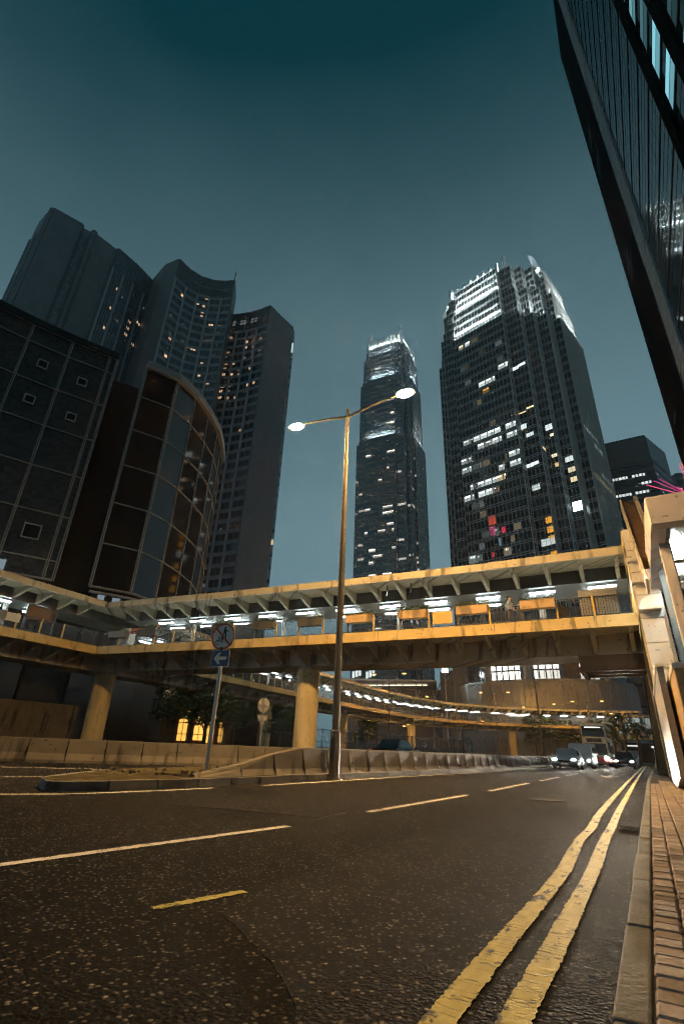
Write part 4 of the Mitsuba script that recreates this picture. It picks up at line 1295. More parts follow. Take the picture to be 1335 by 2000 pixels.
CN = thing('canopy', 'pinkish white concrete canopy slab on a square post above the right pavement', 'canopy')
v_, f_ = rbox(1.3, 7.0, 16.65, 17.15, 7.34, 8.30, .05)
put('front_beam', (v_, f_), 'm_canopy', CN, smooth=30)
put('slab', MB().box(1.55, 7.0, 17.15, 24.6, 7.62, 7.9), 'm_soffit', CN)
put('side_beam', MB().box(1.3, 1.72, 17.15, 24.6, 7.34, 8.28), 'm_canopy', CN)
put('edge_groove', MB().box(1.74, 1.86, 17.16, 24.6, 7.42, 7.62), 'm_greywall', CN)
put('cross_beam', MB().box(1.86, 7.0, 20.4, 20.8, 7.35, 7.62).box(1.86, 7, 24.2, 24.6, 7.35, 7.62), 'm_soffit', CN)
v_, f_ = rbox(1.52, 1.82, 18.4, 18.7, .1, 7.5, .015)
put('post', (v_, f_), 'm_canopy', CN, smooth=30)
put('post_edge', MB().box(1.825, 1.845, 18.42, 18.68, .1, 7.34), 'm_steel', CN)
put('grey_post', MB().box(1.55, 1.95, 21.2, 21.6, .1, 7.36), 'm_greywall', CN)
put('glass_fin', MB().box(1.40, 1.43, 20.6, 21.9, 2.4, 5.6), 'm_galv', CN)
put('lamp_tube', MB().box(2.02, 2.15, 18.8, 20.2, 7.40, 7.47), 'm_gone', CN, emit=em(WHITE, 150, .5))
put('lamp_tube', MB().box(2.02, 2.15, 21.6, 23.0, 7.40, 7.47), 'm_gone', CN, emit=em(WHITE, 150, .5))
SR = thing('stair_roof', 'sloping rust stained stair roof with a bright orange edge, left of the pale canopy', 'stair roof')


def slope_box(x0, x1, th):
    a, b = np.array([20.2 if x1 < 1.1 else 21.7, 6.15 if x1 < 1.1 else 7.55]), np.array([26.6, 12.2])
    d = (b - a) / np.linalg.norm(b - a)
    n = np.array([-d[1], d[0]])
    v = []
    for x in (x0, x1):
        for q in (a, b, b + n * th, a + n * th):
            v.append([x, *q])
    return trimesh.convex.convex_hull(np.array(v))


put('edge_beam', slope_box(.99, 1.06, .62), 'm_fascia', SR)
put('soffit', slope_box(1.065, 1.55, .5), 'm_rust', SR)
put('inner_beam', slope_box(1.60, 1.75, .7), 'm_fascia', SR)

MW = thing('metal_wall', 'reflective brushed metal wall with a slanted foot along the right pavement', 'wall panel')
for i in range(7):
    y0 = 16.4 + i * 1.25
    zt = 3.0 + (y0 - 15) * .02
    v_ = np.array([[.585 - .0 * i, y0 + .01, .13 + max(0, .35 - .12 * i)], [.585, y0 + 1.24, .13 + max(0, .35 - .12 * (i + 1))], [.60, y0 + 1.24, 3.15], [.60, y0 + .01, 3.15], [.75, y0 + .01, .13 + max(0, .35 - .12 * i)], [.75, y0 + 1.24, .13 + max(0, .35 - .12 * (i + 1))], [.75, y0 + 1.24, 3.15], [.75, y0 + .01, 3.15]])
    put('panel', trimesh.convex.convex_hull(v_), 'm_steel', MW)
put('capping', MB().box(.57, .80, 16.35, 25.1, 3.15, 3.22), 'm_whitetile', MW)
BW = thing('brown_panel', 'dull bronze wall panel with a pale top at the right pavement edge', 'wall panel')
put('panel', rbox(.84, 1.25, 14.0, 18.9, .12, 2.78, .02, 4), 'm_planter', BW)
put('cap', MB().box(.82, 1.28, 13.98, 18.95, 2.78, 2.9), 'm_whitetile', BW)

# glowing pink rods above the canopy
DC = thing('light_sculpture', 'spiky cluster of glowing red and pink rods above the pale canopy', 'light sculpture')
for k in range(34):
    a, e = rng.uniform(0, 2 * math.pi), rng.uniform(-.1, 1.3)
    L = rng.uniform(.7, 1.9)
    d = np.array([math.cos(a) * math.cos(e), math.sin(a) * math.cos(e), math.sin(e)])
    c = np.array([3.15, 19.8, 9.3])
    col = rng.choice(((1, .12, .05), (1, .08, .22), (1, .05, .3)))
    put('rod', MB().tube([c + d * .15, c + d * L], .014, 4), 'm_gone', DC, emit=em(col, rng.uniform(.5, 1.2)))
put('core', trimesh.creation.icosphere(2, .26).apply_transform(trimesh.transformations.translation_matrix([3.15, 19.8, 9.1])), 'm_gone', DC, emit=em((1, .06, .35), .8))
put('stand', MB().tube([(3.15, 19.8, 7.88), (3.15, 19.8, 9.0)], .08, 8), 'm_darkmetal', DC)

# ------------------------------------------------------------------ street lamps
def lamp_head(key, x, y, z, L, w, s=1.0, far=0):
    m = trimesh.creation.revolve(np.array([(0, .10), (.16, .09), (.30, .03), (.34, 0), (0, 0)]), sections=18)
    m.apply_scale([1.15 * s, .75 * s, s])
    m.apply_translation([x, y, z])
    put('lamp_head', m, 'm_polepaint', key, smooth=40)
    g = trimesh.creation.revolve(np.array([(0, -.15), (.10, -.135), (.19, -.085), (.24, -.01), (0, -.01)]), sections=18)
    g.apply_scale([1.15 * s, .85 * s, s])
    g.apply_translation([x, y, z])
    k = put('lamp_lens', g, 'm_gone', key, emit=em((1.0, .56, .18) if not far else (1.0, .52, .12), 2.6 if far else L, 0 if far else w))
    if far:
        scene[k + '_glow'] = {'type': 'point', 'position': [x, y, z - .3], 'intensity': rgb([c * far / 2 ** EV for c in (1.0, .47, .10)]), 'sampling_weight': w}


def street_lamp(x, y, h, label, arms, L, w, r=.10, ang=0.0, s=1.0, reach=2.45, arm_drop=.25, far=0):
    k = thing('street_lamp', label, 'street lamp', None)
    put('pole', MB().tube([(x, y, -.02), (x, y, 1.3), (x, y, 1.32), (x, y, h * .45), (x, y, h)], [r * 1.5, r * 1.45, r * 1.1, r, r * .62], 14), 'm_polepaint', k, smooth=40)
    put('base_plate', MB().tube([(x, y, 0), (x, y, .06)], r * 2.2, 12), 'm_polepaint', k)
    put('access_door', MB().box(x - r * .5, x + r * .5, y - r * 1.52, y - r * 1.4, .5, 1.1), 'm_darkmetal', k)
    c, sn = math.cos(ang), math.sin(ang)
    for d in arms:
        pts = [(x + c * d * q * reach, y + sn * d * q * reach, h - .12 - arm_drop * (1 - q) ** 2 + .08 * q) for q in (0, .25, .5, .75, .92)]
        put('arm', MB().tube(pts, [r * .5, r * .45, r * .4, r * .36, r * .33], 8), 'm_polepaint', k, smooth=40)
        lamp_head(k, x + c * d * reach, y + sn * d * reach, h - .08, L, w, s, far)
    return k


LAMP = street_lamp(-8.02, 14.05, 13.05, 'tall double headed orange street lamp standing in front of the crossing footbridge', (-1, 1), 3600.0, 3.5, .105)
far_lamps = [((-25.46 - 22.71) / 2, 76, 7.5, (-1, 1), 'orange double street lamp beyond the footbridge, left of the floodlight'), (-19.4, 98, 5.3, (-1,), 'single headed orange lamp before the curving footbridge'), (-13.1, 98, 5.8, (-1, 1), 'double orange street lamp against the rounded grey wall, left of the thin tall pole'), (-8.35, 118, 4.45, (-1,), 'single orange lamp just left of a bent arm lamp'), (-5.3, 112, 4.75, (-1,), 'bent arm street lamp with its head far to the left'), (-4.4, 104, 5.0, (-1, 1), 'double orange street lamp right of the bent arm lamp'), (-1.85, 112, 3.9, (-1,), 'orange lamp among the palm trees'), (-27.8, 92, 3.4, (-1,), 'low orange lamp beneath the curving footbridge, leftmost under its deck'), (-23.2, 96, 2.3, (1,), 'low orange lamp beneath the curving footbridge, beside its second pier'), (-15.1, 110, 3.0, (1,), 'small orange lamp below the curving footbridge end')]
for az, D_, el, arms, lab in far_lamps:
    h = .85 + D_ * math.tan(math.radians(el)) + .1
    street_lamp(*pol(az, D_), h, lab, arms, 1500.0, .18, .09, far=150.0 if az < -14.5 else 55.0, reach=2.4 if len(arms) == 2 else (1.2 if 'bent' not in lab else 4.2), s=1.15)
tag(put('thin_pole', MB().tube([pol(-9.0, 60, -.1), pol(-9.0, 60, 10.4)], [.10, .06], 10), 'm_polepaint', smooth=40), 'thin tall unlit pole in front of the rounded grey building', 'pole')
# floodlight mast
FM = thing('floodlight', 'white floodlight on a lattice mast beside the grey block left of the rounded building', 'floodlight')
fp = np.array(pol(-18.06, 135))
put('mast', MB().tube([(*fp, 0), (*fp, 19.2)], .16, 8), 'm_galv', FM)
put('bracket', MB().tube([(*fp, 17.4), (*(fp + (-1.0, -.5)), 18.9)], .08, 6).tube([(*fp, 16.6), (*(fp + (1.2, -.3)), 18.2)], .06, 6), 'm_galv', FM)
put('lamp_case', MB().obox((*(fp + (.1, -.1)), 19.6), (.75, .2, 0), (-.08, .3, 0), (0, 0, .55)), 'm_darkmetal', FM)
put('lamp_lens', MB().quad((*(fp + (-.55, -.62)), 19.2), (*(fp + (.85, -.25)), 19.2), (*(fp + (.85, -.25)), 20.1), (*(fp + (-.55, -.62)), 20.1)), 'm_gone', FM, emit=em((.80, 1.0, .98), 500, .3))

# ------------------------------------------------------------------ traffic signs
SG = thing('sign_post', 'round no walking or cycling sign over a blue left arrow plate on a steel post', 'road sign')
sp = np.array(pol(-42.5, 14.4))
rt = np.array([math.cos(math.radians(-33)), math.sin(math.radians(-33))])
rt = np.array([.985, .17])                                  # plates face the carriageway
nn = np.array([rt[1], -rt[0]])
R3, N3, U3 = np.array([*rt, 0]), np.array([*nn, 0]), np.array([0, 0, 1.0])
put('post', MB().tube([(*sp, .1), (*sp, 3.72)], .052, 16), 'm_galv', SG, smooth=40)
cz = 3.52
cc = np.array([*sp, cz]) + N3 * .075


def disc(c, r0, r1, out, n=40):
    m = MB()
    a = np.arange(n) * 2 * math.pi / n
    o = [c + R3 * math.cos(q) * r1 + U3 * math.sin(q) * r1 + N3 * out for q in a]
    i = [c + R3 * math.cos(q) * r0 + U3 * math.sin(q) * r0 + N3 * out for q in a]
    f = sum([[[k, (k + 1) % n, n + (k + 1) % n], [k, n + (k + 1) % n, n + k]] for k in range(n)], [])
    return m.add(o + i, f)


def plate(c, w, h, th):
    return MB().obox(c, R3 * w / 2, N3 * th / 2, U3 * h / 2)


def flat2(poly, c, out):
    """a flat printed shape in the sign's plane"""
    geoms = getattr(poly, 'geoms', [poly])
    m = MB()
    for g in geoms:
        v, f = trimesh.creation.triangulate_polygon(g, engine='earcut')
        f = np.array(f)
        a = v[f]
        pos = (a[:, 1, 0] - a[:, 0, 0]) * (a[:, 2, 1] - a[:, 0, 1]) - (a[:, 1, 1] - a[:, 0, 1]) * (a[:, 2, 0] - a[:, 0, 0]) > 0
        f[~pos] = f[~pos][:, ::-1]
        m.add([c + R3 * x + U3 * y + N3 * out for x, y in v], f)
    return m


pl = MB()
aa = np.arange(40) * 2 * math.pi / 40
ringv = [cc + R3 * math.cos(q) * .375 + U3 * math.sin(q) * .375 + N3 * o for o in (-.008, .0) for q in aa]
pl.add(ringv + [cc - N3 * .008, cc], sum([[[k, 40 + k, 40 + (k + 1) % 40], [k, 40 + (k + 1) % 40, (k + 1) % 40], [80, (k + 1) % 40, k], [81, 40 + k, 40 + (k + 1) % 40]] for k in range(40)], []))
rs = put('round_plate', pl, 'm_signwhite', SG)
put('red_ring', disc(cc, .312, .372, .003), 'm_signred', rs)
bar = sg.LineString([(-.25, .24), (.25, -.24)]).buffer(.030, cap_style=2).intersection(sg.Point(0, 0).buffer(.318))
walker = unary_union([sg.Point(.045, .235).buffer(.030), sg.Polygon([(.01, .20), (.085, .20), (.082, .09), (.02, .09)]), sg.LineString([(.03, .10), (.02, .01), (-.035, -.045)]).buffer(.017), sg.LineString([(.07, .10), (.085, .02), (.09, -.055)]).buffer(.017), sg.LineString([(.075, .185), (.11, .14), (.15, .135)]).buffer(.011), sg.LineString([(.02, .185), (-.01, .13), (-.005, .085)]).buffer(.011)])
wheel = lambda x, y: sg.Point(x, y).buffer(.066).difference(sg.Point(x, y).buffer(.052))
bike = unary_union([wheel(-.165, -.16), wheel(.03, -.125), sg.LineString([(-.165, -.16), (-.115, -.055), (-.01, -.035), (.03, -.125), (-.055, -.145), (-.115, -.055)]).buffer(.008), sg.LineString([(-.055, -.145), (-.01, -.02)]).buffer(.007), sg.LineString([(-.045, -.015), (.02, -.015)]).buffer(.011), sg.LineString([(-.165, -.16), (-.105, -.02), (-.135, .0)]).buffer(.008), sg.LineString([(-.165, -.16), (-.12, -.1)]).buffer(.005)])
put('walker_symbol', flat2(walker, cc, .0035), 'm_black', rs)
put('bicycle_symbol', flat2(bike, cc, .0035), 'm_black', rs)
put('red_bar', flat2(bar, cc, .006), 'm_signred', rs)
c2 = np.array([*sp, 2.93]) + N3 * .075
ap = put('arrow_plate', plate(c2, .56, .44, .012), 'm_signwhite', SG)
put('blue_field', plate(c2 + N3 * .0075, .53, .41, .003), 'm_signblue', ap)
arrow = sg.Polygon([(-.20, 0), (-.06, .15), (.02, .15), (-.045, .045), (.20, .045), (.20, -.045), (-.045, -.045), (.02, -.15), (-.06, -.15)])
put('arrow_symbol', flat2(arrow, c2, .0105), 'm_signwhite', ap)
put('clamp', MB().obox(np.array([*sp, 3.18]) + N3 * .06, R3 * .03, N3 * .035, U3 * .05), 'm_darkmetal', SG)

SG2 = thing('sign_post', 'grey backs of an eight sided sign and a triangle sign on one post', 'road sign')
sp2 = np.array(pol(-37.5, 30))
R3, N3 = np.array([math.cos(math.radians(37)), math.sin(math.radians(37)), 0]), np.array([math.sin(math.radians(37)), -math.cos(math.radians(37)), 0])
put('post', MB().tube([(*sp2, 0), (*sp2, 3.2)], .05, 10), 'm_galv', SG2)
oc8 = sg.Polygon([(.34 * math.cos(q + math.pi / 8), .40 * math.sin(q + math.pi / 8)) for q in np.arange(8) * math.pi / 4])
for nm, sh, z in (('octagon_back', oc8, 2.85), ('triangle_back', sg.Polygon([(-.33, .28), (.33, .28), (0, -.32)]), 2.05)):
    m = trimesh.creation.extrude_polygon(sh, .01, engine='earcut')
    B4 = np.eye(4)
    B4[:3, 0], B4[:3, 1], B4[:3, 2], B4[:3, 3] = R3, U3, N3, np.array([*sp2, z]) - N3 * .07
    m.apply_transform(B4)
    put(nm, m, 'm_signgrey', SG2)
    put('stiffener', MB().obox(np.array([*sp2, z]) + N3 * .0, R3 * .28, N3 * .02, U3 * .02), 'm_galv', SG2)

# ------------------------------------------------------------------ people on the footbridge
def person(label, x, y, z, rz, shirt, lean=.1):
    k = thing('person', label, 'person')
    S = lambda p, r: manifold3d.Manifold.sphere(r, 12).translate(list(p))
    J = dict(h=(0, .02, 1.60), n=(0, 0, 1.45), c=(0, 0, 1.30), w=(0, 0, 1.02), hl=(.10, 0, .93), hr=(-.10, 0, .93), kl=(.11, .03, .50), kr=(-.11, -.02, .50), fl=(.12, -.01, .07), fr=(-.12, -.06, .07), sl=(.19, 0, 1.38), sr=(-.19, 0, 1.38), el=(.25, .04, 1.12), er=(-.25, .05, 1.12), al=(.18, .24, 1.05), ar=(-.18, .24, 1.05), tl=(.13, .14, .04), tr=(-.13, .1, .04))
    Rr = dict(h=.105, n=.055, c=.15, w=.13, hl=.10, hr=.10, kl=.065, kr=.065, fl=.045, fr=.045, sl=.065, sr=.065, el=.045, er=.045, al=.035, ar=.035, tl=.035, tr=.035)

    def body(bones, grow=0):
        ms = [manifold3d.Manifold.batch_hull([S(J[a], Rr[a] + grow), S(J[b], Rr[b] + grow)]) for a, b in bones]
        m = manifold3d.Manifold.batch_boolean(ms, manifold3d.OpType.Add).to_mesh()
        t = trimesh.Trimesh(m.vert_properties[:, :3], m.tri_verts)
        return moved((t.vertices, t.faces), (x, y, z), rz)
    put('body', body([('h', 'n'), ('n', 'c'), ('c', 'w'), ('w', 'hl'), ('w', 'hr'), ('hl', 'kl'), ('hr', 'kr'), ('kl', 'fl'), ('kr', 'fr'), ('c', 'sl'), ('c', 'sr'), ('sl', 'el'), ('sr', 'er'), ('el', 'al'), ('er', 'ar'), ('fl', 'tl'), ('fr', 'tr')]), 'm_skin', k, smooth=True)
    put('shirt', body([('c', 'w'), ('c', 'sl'), ('c', 'sr'), ('sl', 'el'), ('sr', 'er')], .016), shirt, k, smooth=True)
    put('trousers', body([('w', 'hl'), ('w', 'hr'), ('hl', 'kl'), ('hr', 'kr'), ('kl', 'fl'), ('kr', 'fr')], .014), 'm_cloth', k, smooth=True)
    hm = manifold3d.Manifold.batch_hull([S((0, -.01, 1.64), .11), S((0, -.04, 1.60), .105)]).to_mesh()
    put('hair', moved((hm.vert_properties[:, :3], hm.tri_verts), (x, y, z), rz), 'm_hair', k, smooth=True)


person('person in dark clothes leaning at the footbridge rail near the poster stand', -27.1, 23.0, 6.22, math.pi, 'm_cloth')
person('person in pale blue top walking on the footbridge between planters', -4.7, 25.0, 6.22, -math.pi / 2, 'm_clothlight')

# ------------------------------------------------------------------ buildings seen under the bridge
RB = thing('rounded_building', 'rounded grey building with a brightly lit glazed upper floor at the road end', 'building')
arc = [pol(a, d) for a, d in ((-16.6, 139), (-15.6, 131), (-14.0, 126.5), (-12, 124), (-9.5, 122.5), (-7, 122), (-4.5, 123), (-2.4, 125.5), (-.9, 129.5), (-.2, 135), (0.1, 142))]
RPth = Path(arc, 1)
s, row = 0.0, []
put('drum_core', MB().prism([*[tuple(np.array(p) * 1.004) for p in arc], pol(0, 190), pol(-17, 190)], 0, 15.6), 'm_greywall', RB)
while s < RPth.L[-1] - .5:
    e = min(s + 2.6, RPth.L[-1])
    for z0, z1 in ((0, 3.1), (3.12, 6.2), (6.22, 9.3), (9.32, 12.4), (12.42, 15.5)):
        a, b = RPth.at(s + .03)[0], RPth.at(e - .03)[0]
        mm = wallpiece(a, b, z0 + .02, z1 - .02, .08, .05 + rng.uniform(-.012, .012))[0]
        put('wall_panel', mm, 'm_greywall', RB)
    s = e
put('parapet', MB().add(*sweep(arc, 1, [(-.25, 15.5), (-.25, 16.1), (.5, 16.1), (.5, 15.5)])), 'm_greywall', RB)
up = [pol(a, d) for a, d in ((-15.6, 137), (-13.3, 131), (-9.9, 127.5), (-9.2, 127.3), (-6.1, 127.2), (-4.7, 127.6), (-2.3, 130), (-.8, 136))]
put('upper_core', MB().prism([*[tuple(np.array(p) * 1.006) for p in up], pol(-.5, 180), pol(-15, 180)], 15.6, 33), 'm_recess', RB)
FU = Facade(31)
for i, (nm, L, h0, h1) in enumerate((('dark', 0, 0, 0), ('lit', 2.4, 16.6, 21.6), ('pier', 0, 0, 0), ('lit', 1.4, 16.6, 22), ('brown', 0, 0, 0), ('lit', .8, 16.6, 22), ('white', 0, 0, 0))):
    a, b = up[i], up[i + 1]
    Lf = math.dist(a, b)
    if nm in ('lit', 'dark'):
        FU.face(a, b, 15.7, 24.9, max(1, round(Lf / 1.5)), 3, .10, .10, .14, .06, name=f'u{i}')
        FU.face(a, b, 24.9, 33, max(1, round(Lf / 1.5)), 2, .12, .25, .18, .1, name=f'v{i}')
        if nm == 'lit':
            x = .3
            while x < Lf - 1.6:
                FU.lit(RB, f'u{i}', x, x + 1.2, 16.1, 18.6, L * rng.uniform(.45, 1.0), (1, .98, .86), .05, nm='lit_pane')
                FU.lit(RB, f'u{i}', x, x + 1.2, 18.95, 21.6, L * rng.uniform(.6, 1.3), (1, .98, .9), .05, nm='lit_pane')
                if rng.random() < .8:
                    FU.lit(RB, f'u{i}', x, x + 1.2, 22.0, 24.6, L * rng.uniform(.2, .9), (1, .98, .9), .05, nm='lit_pane')
                x += 1.5
    else:
        put({'pier': 'corner_pier', 'brown': 'stone_panel', 'white': 'end_panel'}[nm], wallpiece(a, b, 15.7, 33, .3, .25)[0], {'pier': 'm_hotelpanel', 'brown': 'm_rust', 'white': 'm_greywall'}[nm], RB)
FU.done(RB, 'm_hotelglass_lighter', 'm_hotelmullion', 'm_hotelband')
for az in (-13.6, -2.15, -9.6):
    p = pol(az, 125.5)
    put('round_pier', MB().tube([(*p, 15.8), (*p, 33)], .75, 20), 'm_greywall', RB, smooth=30)
for az, L in ((-11.4, .8), (-10.7, .7)):
    for dz in (0, 1.9):
        put('lit_window', MB().obox(pol(az, 121.2, 8.6 - dz * 1.3), (1.0, -.1, 0), (0, .08, 0), (0, 0, .35)), 'm_gone', RB, emit=em((1, .95, .8), L))
GB = thing('grey_block', 'plain grey slab block at the right end of the rounded building', 'building')
put('body', MB().prism([pol(-1.2, 150), pol(1.2, 148), pol(3.0, 175), pol(-1.0, 180)], 0, 33), 'm_greywall', GB)
for z in (12.5, 17.5):
    put('vent', MB().obox(pol(.3, 148.3, z), (.9, 0, 0), (0, .2, 0), (0, 0, .3)), 'm_darkmetal', GB)
put('pale_fin', MB().obox(pol(-1.25, 149, 22), (.5, 0, 0), (0, .6, 0), (0, 0, 11)), 'm_whitetile', GB)
GB2 = thing('grey_block', 'dark grey louvred block with vertical ribs left of the rounded building', 'building')
put('body', MB().prism([pol(-18.6, 150), pol(-17.2, 148), pol(-16.0, 147), pol(-16, 170), pol(-18.6, 175)], 0, 21.5), 'm_greywall', GB2)
put('upper', MB().prism([pol(-17.2, 147.2), pol(-15.4, 146.0), pol(-15.4, 170), pol(-17.2, 170)], 0, 31), 'm_hotelband', GB2)
for i in range(9):
    az = -17.1 + i * .2
    put('rib', MB().obox(pol(az, 146.3, 16), (.12, 0, 0), (0, .5, 0), (0, 0, 15)), 'm_mallframe', GB2)
ST = thing('terminal_building', 'low wide building with canopy roof and lit upper terrace left of the floodlight', 'building')
put('body', MB().prism([pol(-30, 160), pol(-18.4, 158), pol(-18.4, 190), pol(-30, 190)], 0, 14), 'm_hotelband', ST)
for i in range(8):
    put('louvre', MB().obox(pol(-24, 156.5, 7 + i * .9), (15, 2.0, 0), (0, .4, 0), (0, 0, .15)), 'm_greywall', ST)
put('terrace_roof', MB().prism([pol(-30, 150), pol(-19, 148), pol(-19, 175), pol(-30, 175)], 18.4, 18.9), 'm_whitetile', ST)
put('terrace_wall', MB().prism([pol(-30, 172), pol(-18.6, 168), pol(-18.6, 171), pol(-30, 175)], 14, 18.4), 'm_greywall', ST)
for az in (-27.5, -25.4, -23.3, -21.2, -19.4):
    put('raking_strut', MB().tube([pol(az, 152, 14), pol(az + .8, 151, 18.4)], .16, 6).tube([pol(az, 152, 14), pol(az, 152, 18.4)], .14, 6), 'm_galv', ST)
put('terrace_lamp', MB().obox(pol(-24.3, 158, 18.2), (12, 1.6, 0), (0, .2, 0), (0, 0, .05)), 'm_gone', ST, emit=em((1, .86, .6), 2.2, .4))
for az in (-28.0, -26.5):
    for d in (0, .35, .7):
        put('lit_window', MB().obox(pol(az + d, 146, .85 + 146 * math.tan(math.radians(7.45)) - .4 + d), (.3, .1, 0), (0, .1, 0), (0, 0, .9)), 'm_gone', ST, emit=em((.9, 1, 1), .7))
FX = thing('footbridge', 'distant footbridge with orange parapet and lit windows at the road end', 'footbridge')
a, b = np.array([-5.2, 127 - 14.0]), np.array([6, 111])
put('deck', MB().obox((1.2, 112, 4.55), (5.2, -.4, 0), (.1, 1.6, 0), (0, 0, .45)), 'm_fascia', FX)
put('roof', MB().obox((1.2, 112, 8.0), (5.4, -.4, 0), (.1, 1.8, 0), (0, 0, .2)), 'm_greywall', FX)
for x in (-4.0, -2.6, -1.2, .2, 1.6, 3.0, 4.4):
    put('post', MB().tube([(x, 110.4, 4.9), (x, 110.4, 7.9)], .07, 6), 'm_whitetile', FX)
for x0, x1, L in ((-2.9, -2.1, .5), (-1.7, -.4, .28), (.4, 1.4, .18)):
    put('lit_pane', MB().box(x0, x1, 111.6, 111.7, 5.2, 7.7), 'm_gone', FX, emit=em((.85, 1, .95), L))
put('railing', MB().box(-4, 6.2, 110.35, 110.4, 5.0, 5.9), 'm_carglass', FX)
put('blue_sign', MB().box(-.75, .35, 110.2, 110.28, 4.4, 6.1), 'm_signblue', FX)
for z in (4.75, 5.05, 5.35):
    put('sign_line', MB().box(-.6, .2 - (z > 5.2) * .3, 110.15, 110.19, z, z + .12), 'm_signwhite', FX)
put('pier', MB().tube([(1.6, 112, 0), (1.6, 112, 4.2)], .5, 16), 'm_column', FX, smooth=30)
tag(put('lit_shop_front', MB().box(-4.2, 6, 114, 114.3, .3, 3.6), 'm_black'), 'dark shop front under the distant footbridge', 'shop front')
for x0, x1, z, L in ((-3.6, -1.2, 3.1, .7), (.6, 1.2, 3.0, 1.2), (-3.4, -2.6, 1.6, .1), (-2.2, -1.5, 1.6, .1)):
    put('lit_strip', MB().box(x0, x1, 113.7, 113.8, z - .12 - (z < 2) * .5, z + .12), 'm_gone', 'lit_shop_front', emit=em((.9, 1, 1) if z > 2 else (.9, .7, .8), L))
# hoarding and dark walls under the long bridge at left
HD = thing('hoarding', 'grey panelled hoarding wall under the long footbridge', 'wall')
for i in range(16):
    y0 = 2 + i * 1.5
    put('panel', MB().box(-36.06, -36 + rng.uniform(-.02, .02), y0 + .015, y0 + 1.485, 0, 2.95), 'm_barrier', HD)
tag(put('backdrop_wall', MB().obox((-45, 52, 5.5), (9, 4.5, 0), (-.2, .4, 0), (0, 0, 5.5)), 'm_recess'), 'dark ground floor wall beneath the long footbridge', 'wall')
LB = thing('lit_kiosk', 'amber lit shop front behind dark trees under the long footbridge', 'shop front')
kc_, kt = np.array(pol(-43.9, 55.0)), np.array([math.cos(math.radians(43.9)), math.sin(math.radians(43.9))])
put('wall', MB().obox((*kc_, 2.4), (*kt * 3.6, 0), (-kt[1] * .2, kt[0] * .2, 0), (0, 0, 2.4)), 'm_rust', LB)
kn = np.array([kt[1], -kt[0]])
for a, b, z0, z1, L in ((-1.9, -1.0, .9, 3.6, 1.1), (-.4, .55, 1.0, 3.3, 1.3), (.75, 1.5, .8, 3.4, 1.1), (2.0, 2.5, .9, 3.0, .6)):
    c = kc_ + kt * (a + b) / 2 + kn * .25
    put('lit_window', MB().obox((*c, (z0 + z1) / 2), (*kt * (b - a) / 2, 0), (*kn * .03, 0), (0, 0, (z1 - z0) / 2)), 'm_gone', LB, emit=em((1, .50, .09), L, .3))
for a in (-1.45, .08, 1.12, -1.9, -1.0, -.4, .55, 2.25):
    c = kc_ + kt * a + kn * .30
    put('window_bar', MB().obox((*c, 2.1), (*kt * .03, 0), (*kn * .03, 0), (0, 0, 1.3)), 'm_black', LB)
for z in (1.5, 2.5):
    put('window_bar', MB().obox((*(kc_ + kn * .30), z), (*kt * 2.6, 0), (*kn * .02, 0), (0, 0, .03)), 'm_black', LB)
for dx, z in ((-.1, 3.0), (1.1, 3.1), (-1.4, 3.2)):
    c = kc_ + kt * dx + kn * .6
    put('lamp_bulb', trimesh.creation.icosphere(1, .10).apply_transform(trimesh.transformations.translation_matrix([*c, z])), 'm_gone', LB, emit=em((1, .62, .2), 14, .1))
GL = thing('glazed_bay', 'small lit glass block bay in the dark wall under the long footbridge', 'window bay')
gc = np.array(pol(-47.0, 52))
gt = np.array([math.cos(math.radians(47)), math.sin(math.radians(47))])
gn = np.array([gt[1], -gt[0]])
put('frame', MB().obox((*gc, 4.4), (*gt * 1.3, 0), (*gn * .1, 0), (0, 0, 1.3)), 'm_mallframe', GL)
for i in range(5):
    for j in range(5):
        c = gc + gt * (-1.0 + i * .5) + gn * .13
        put('pane', MB().obox((*c, 3.4 + j * .5), (*gt * .2, 0), (*gn * .03, 0), (0, 0, .2)), 'm_gone' if (i, j) in ((2, 3), (1, 3), (2, 2), (1, 2), (2, 4)) else 'm_hotelglass_lighter', GL, emit=em((1, .8, .45), .5) if (i, j) in ((2, 3), (1, 3), (2, 2), (1, 2), (2, 4)) else None)
# fence beyond the left carriageway
FN = thing('fence', 'dark metal fence beyond the left carriageway beside the yellow column', 'fence')
fa, fb = np.array([-22.0, 31.0]), np.array([-17.5, 62.0])
for i in range(22):
    p = fa + (fb - fa) * i / 21
    put('post', MB().tube([(*p, 0), (*p, 2.1)], .035, 6), 'm_bar', FN)
d = (fb - fa) / 2
fm = MB()
for z in (.3, 1.2, 2.05):
    fm.obox((*((fa + fb) / 2), z), (*d, 0), (.02, 0, 0), (0, 0, .02))
for i in range(210):
    p = fa + (fb - fa) * i / 209
    fm.box(p[0] - .008, p[0] + .008, p[1] - .008, p[1] + .008, .3, 2.05)
put('railing_bar', fm, 'm_bar', FN, kind='stuff')

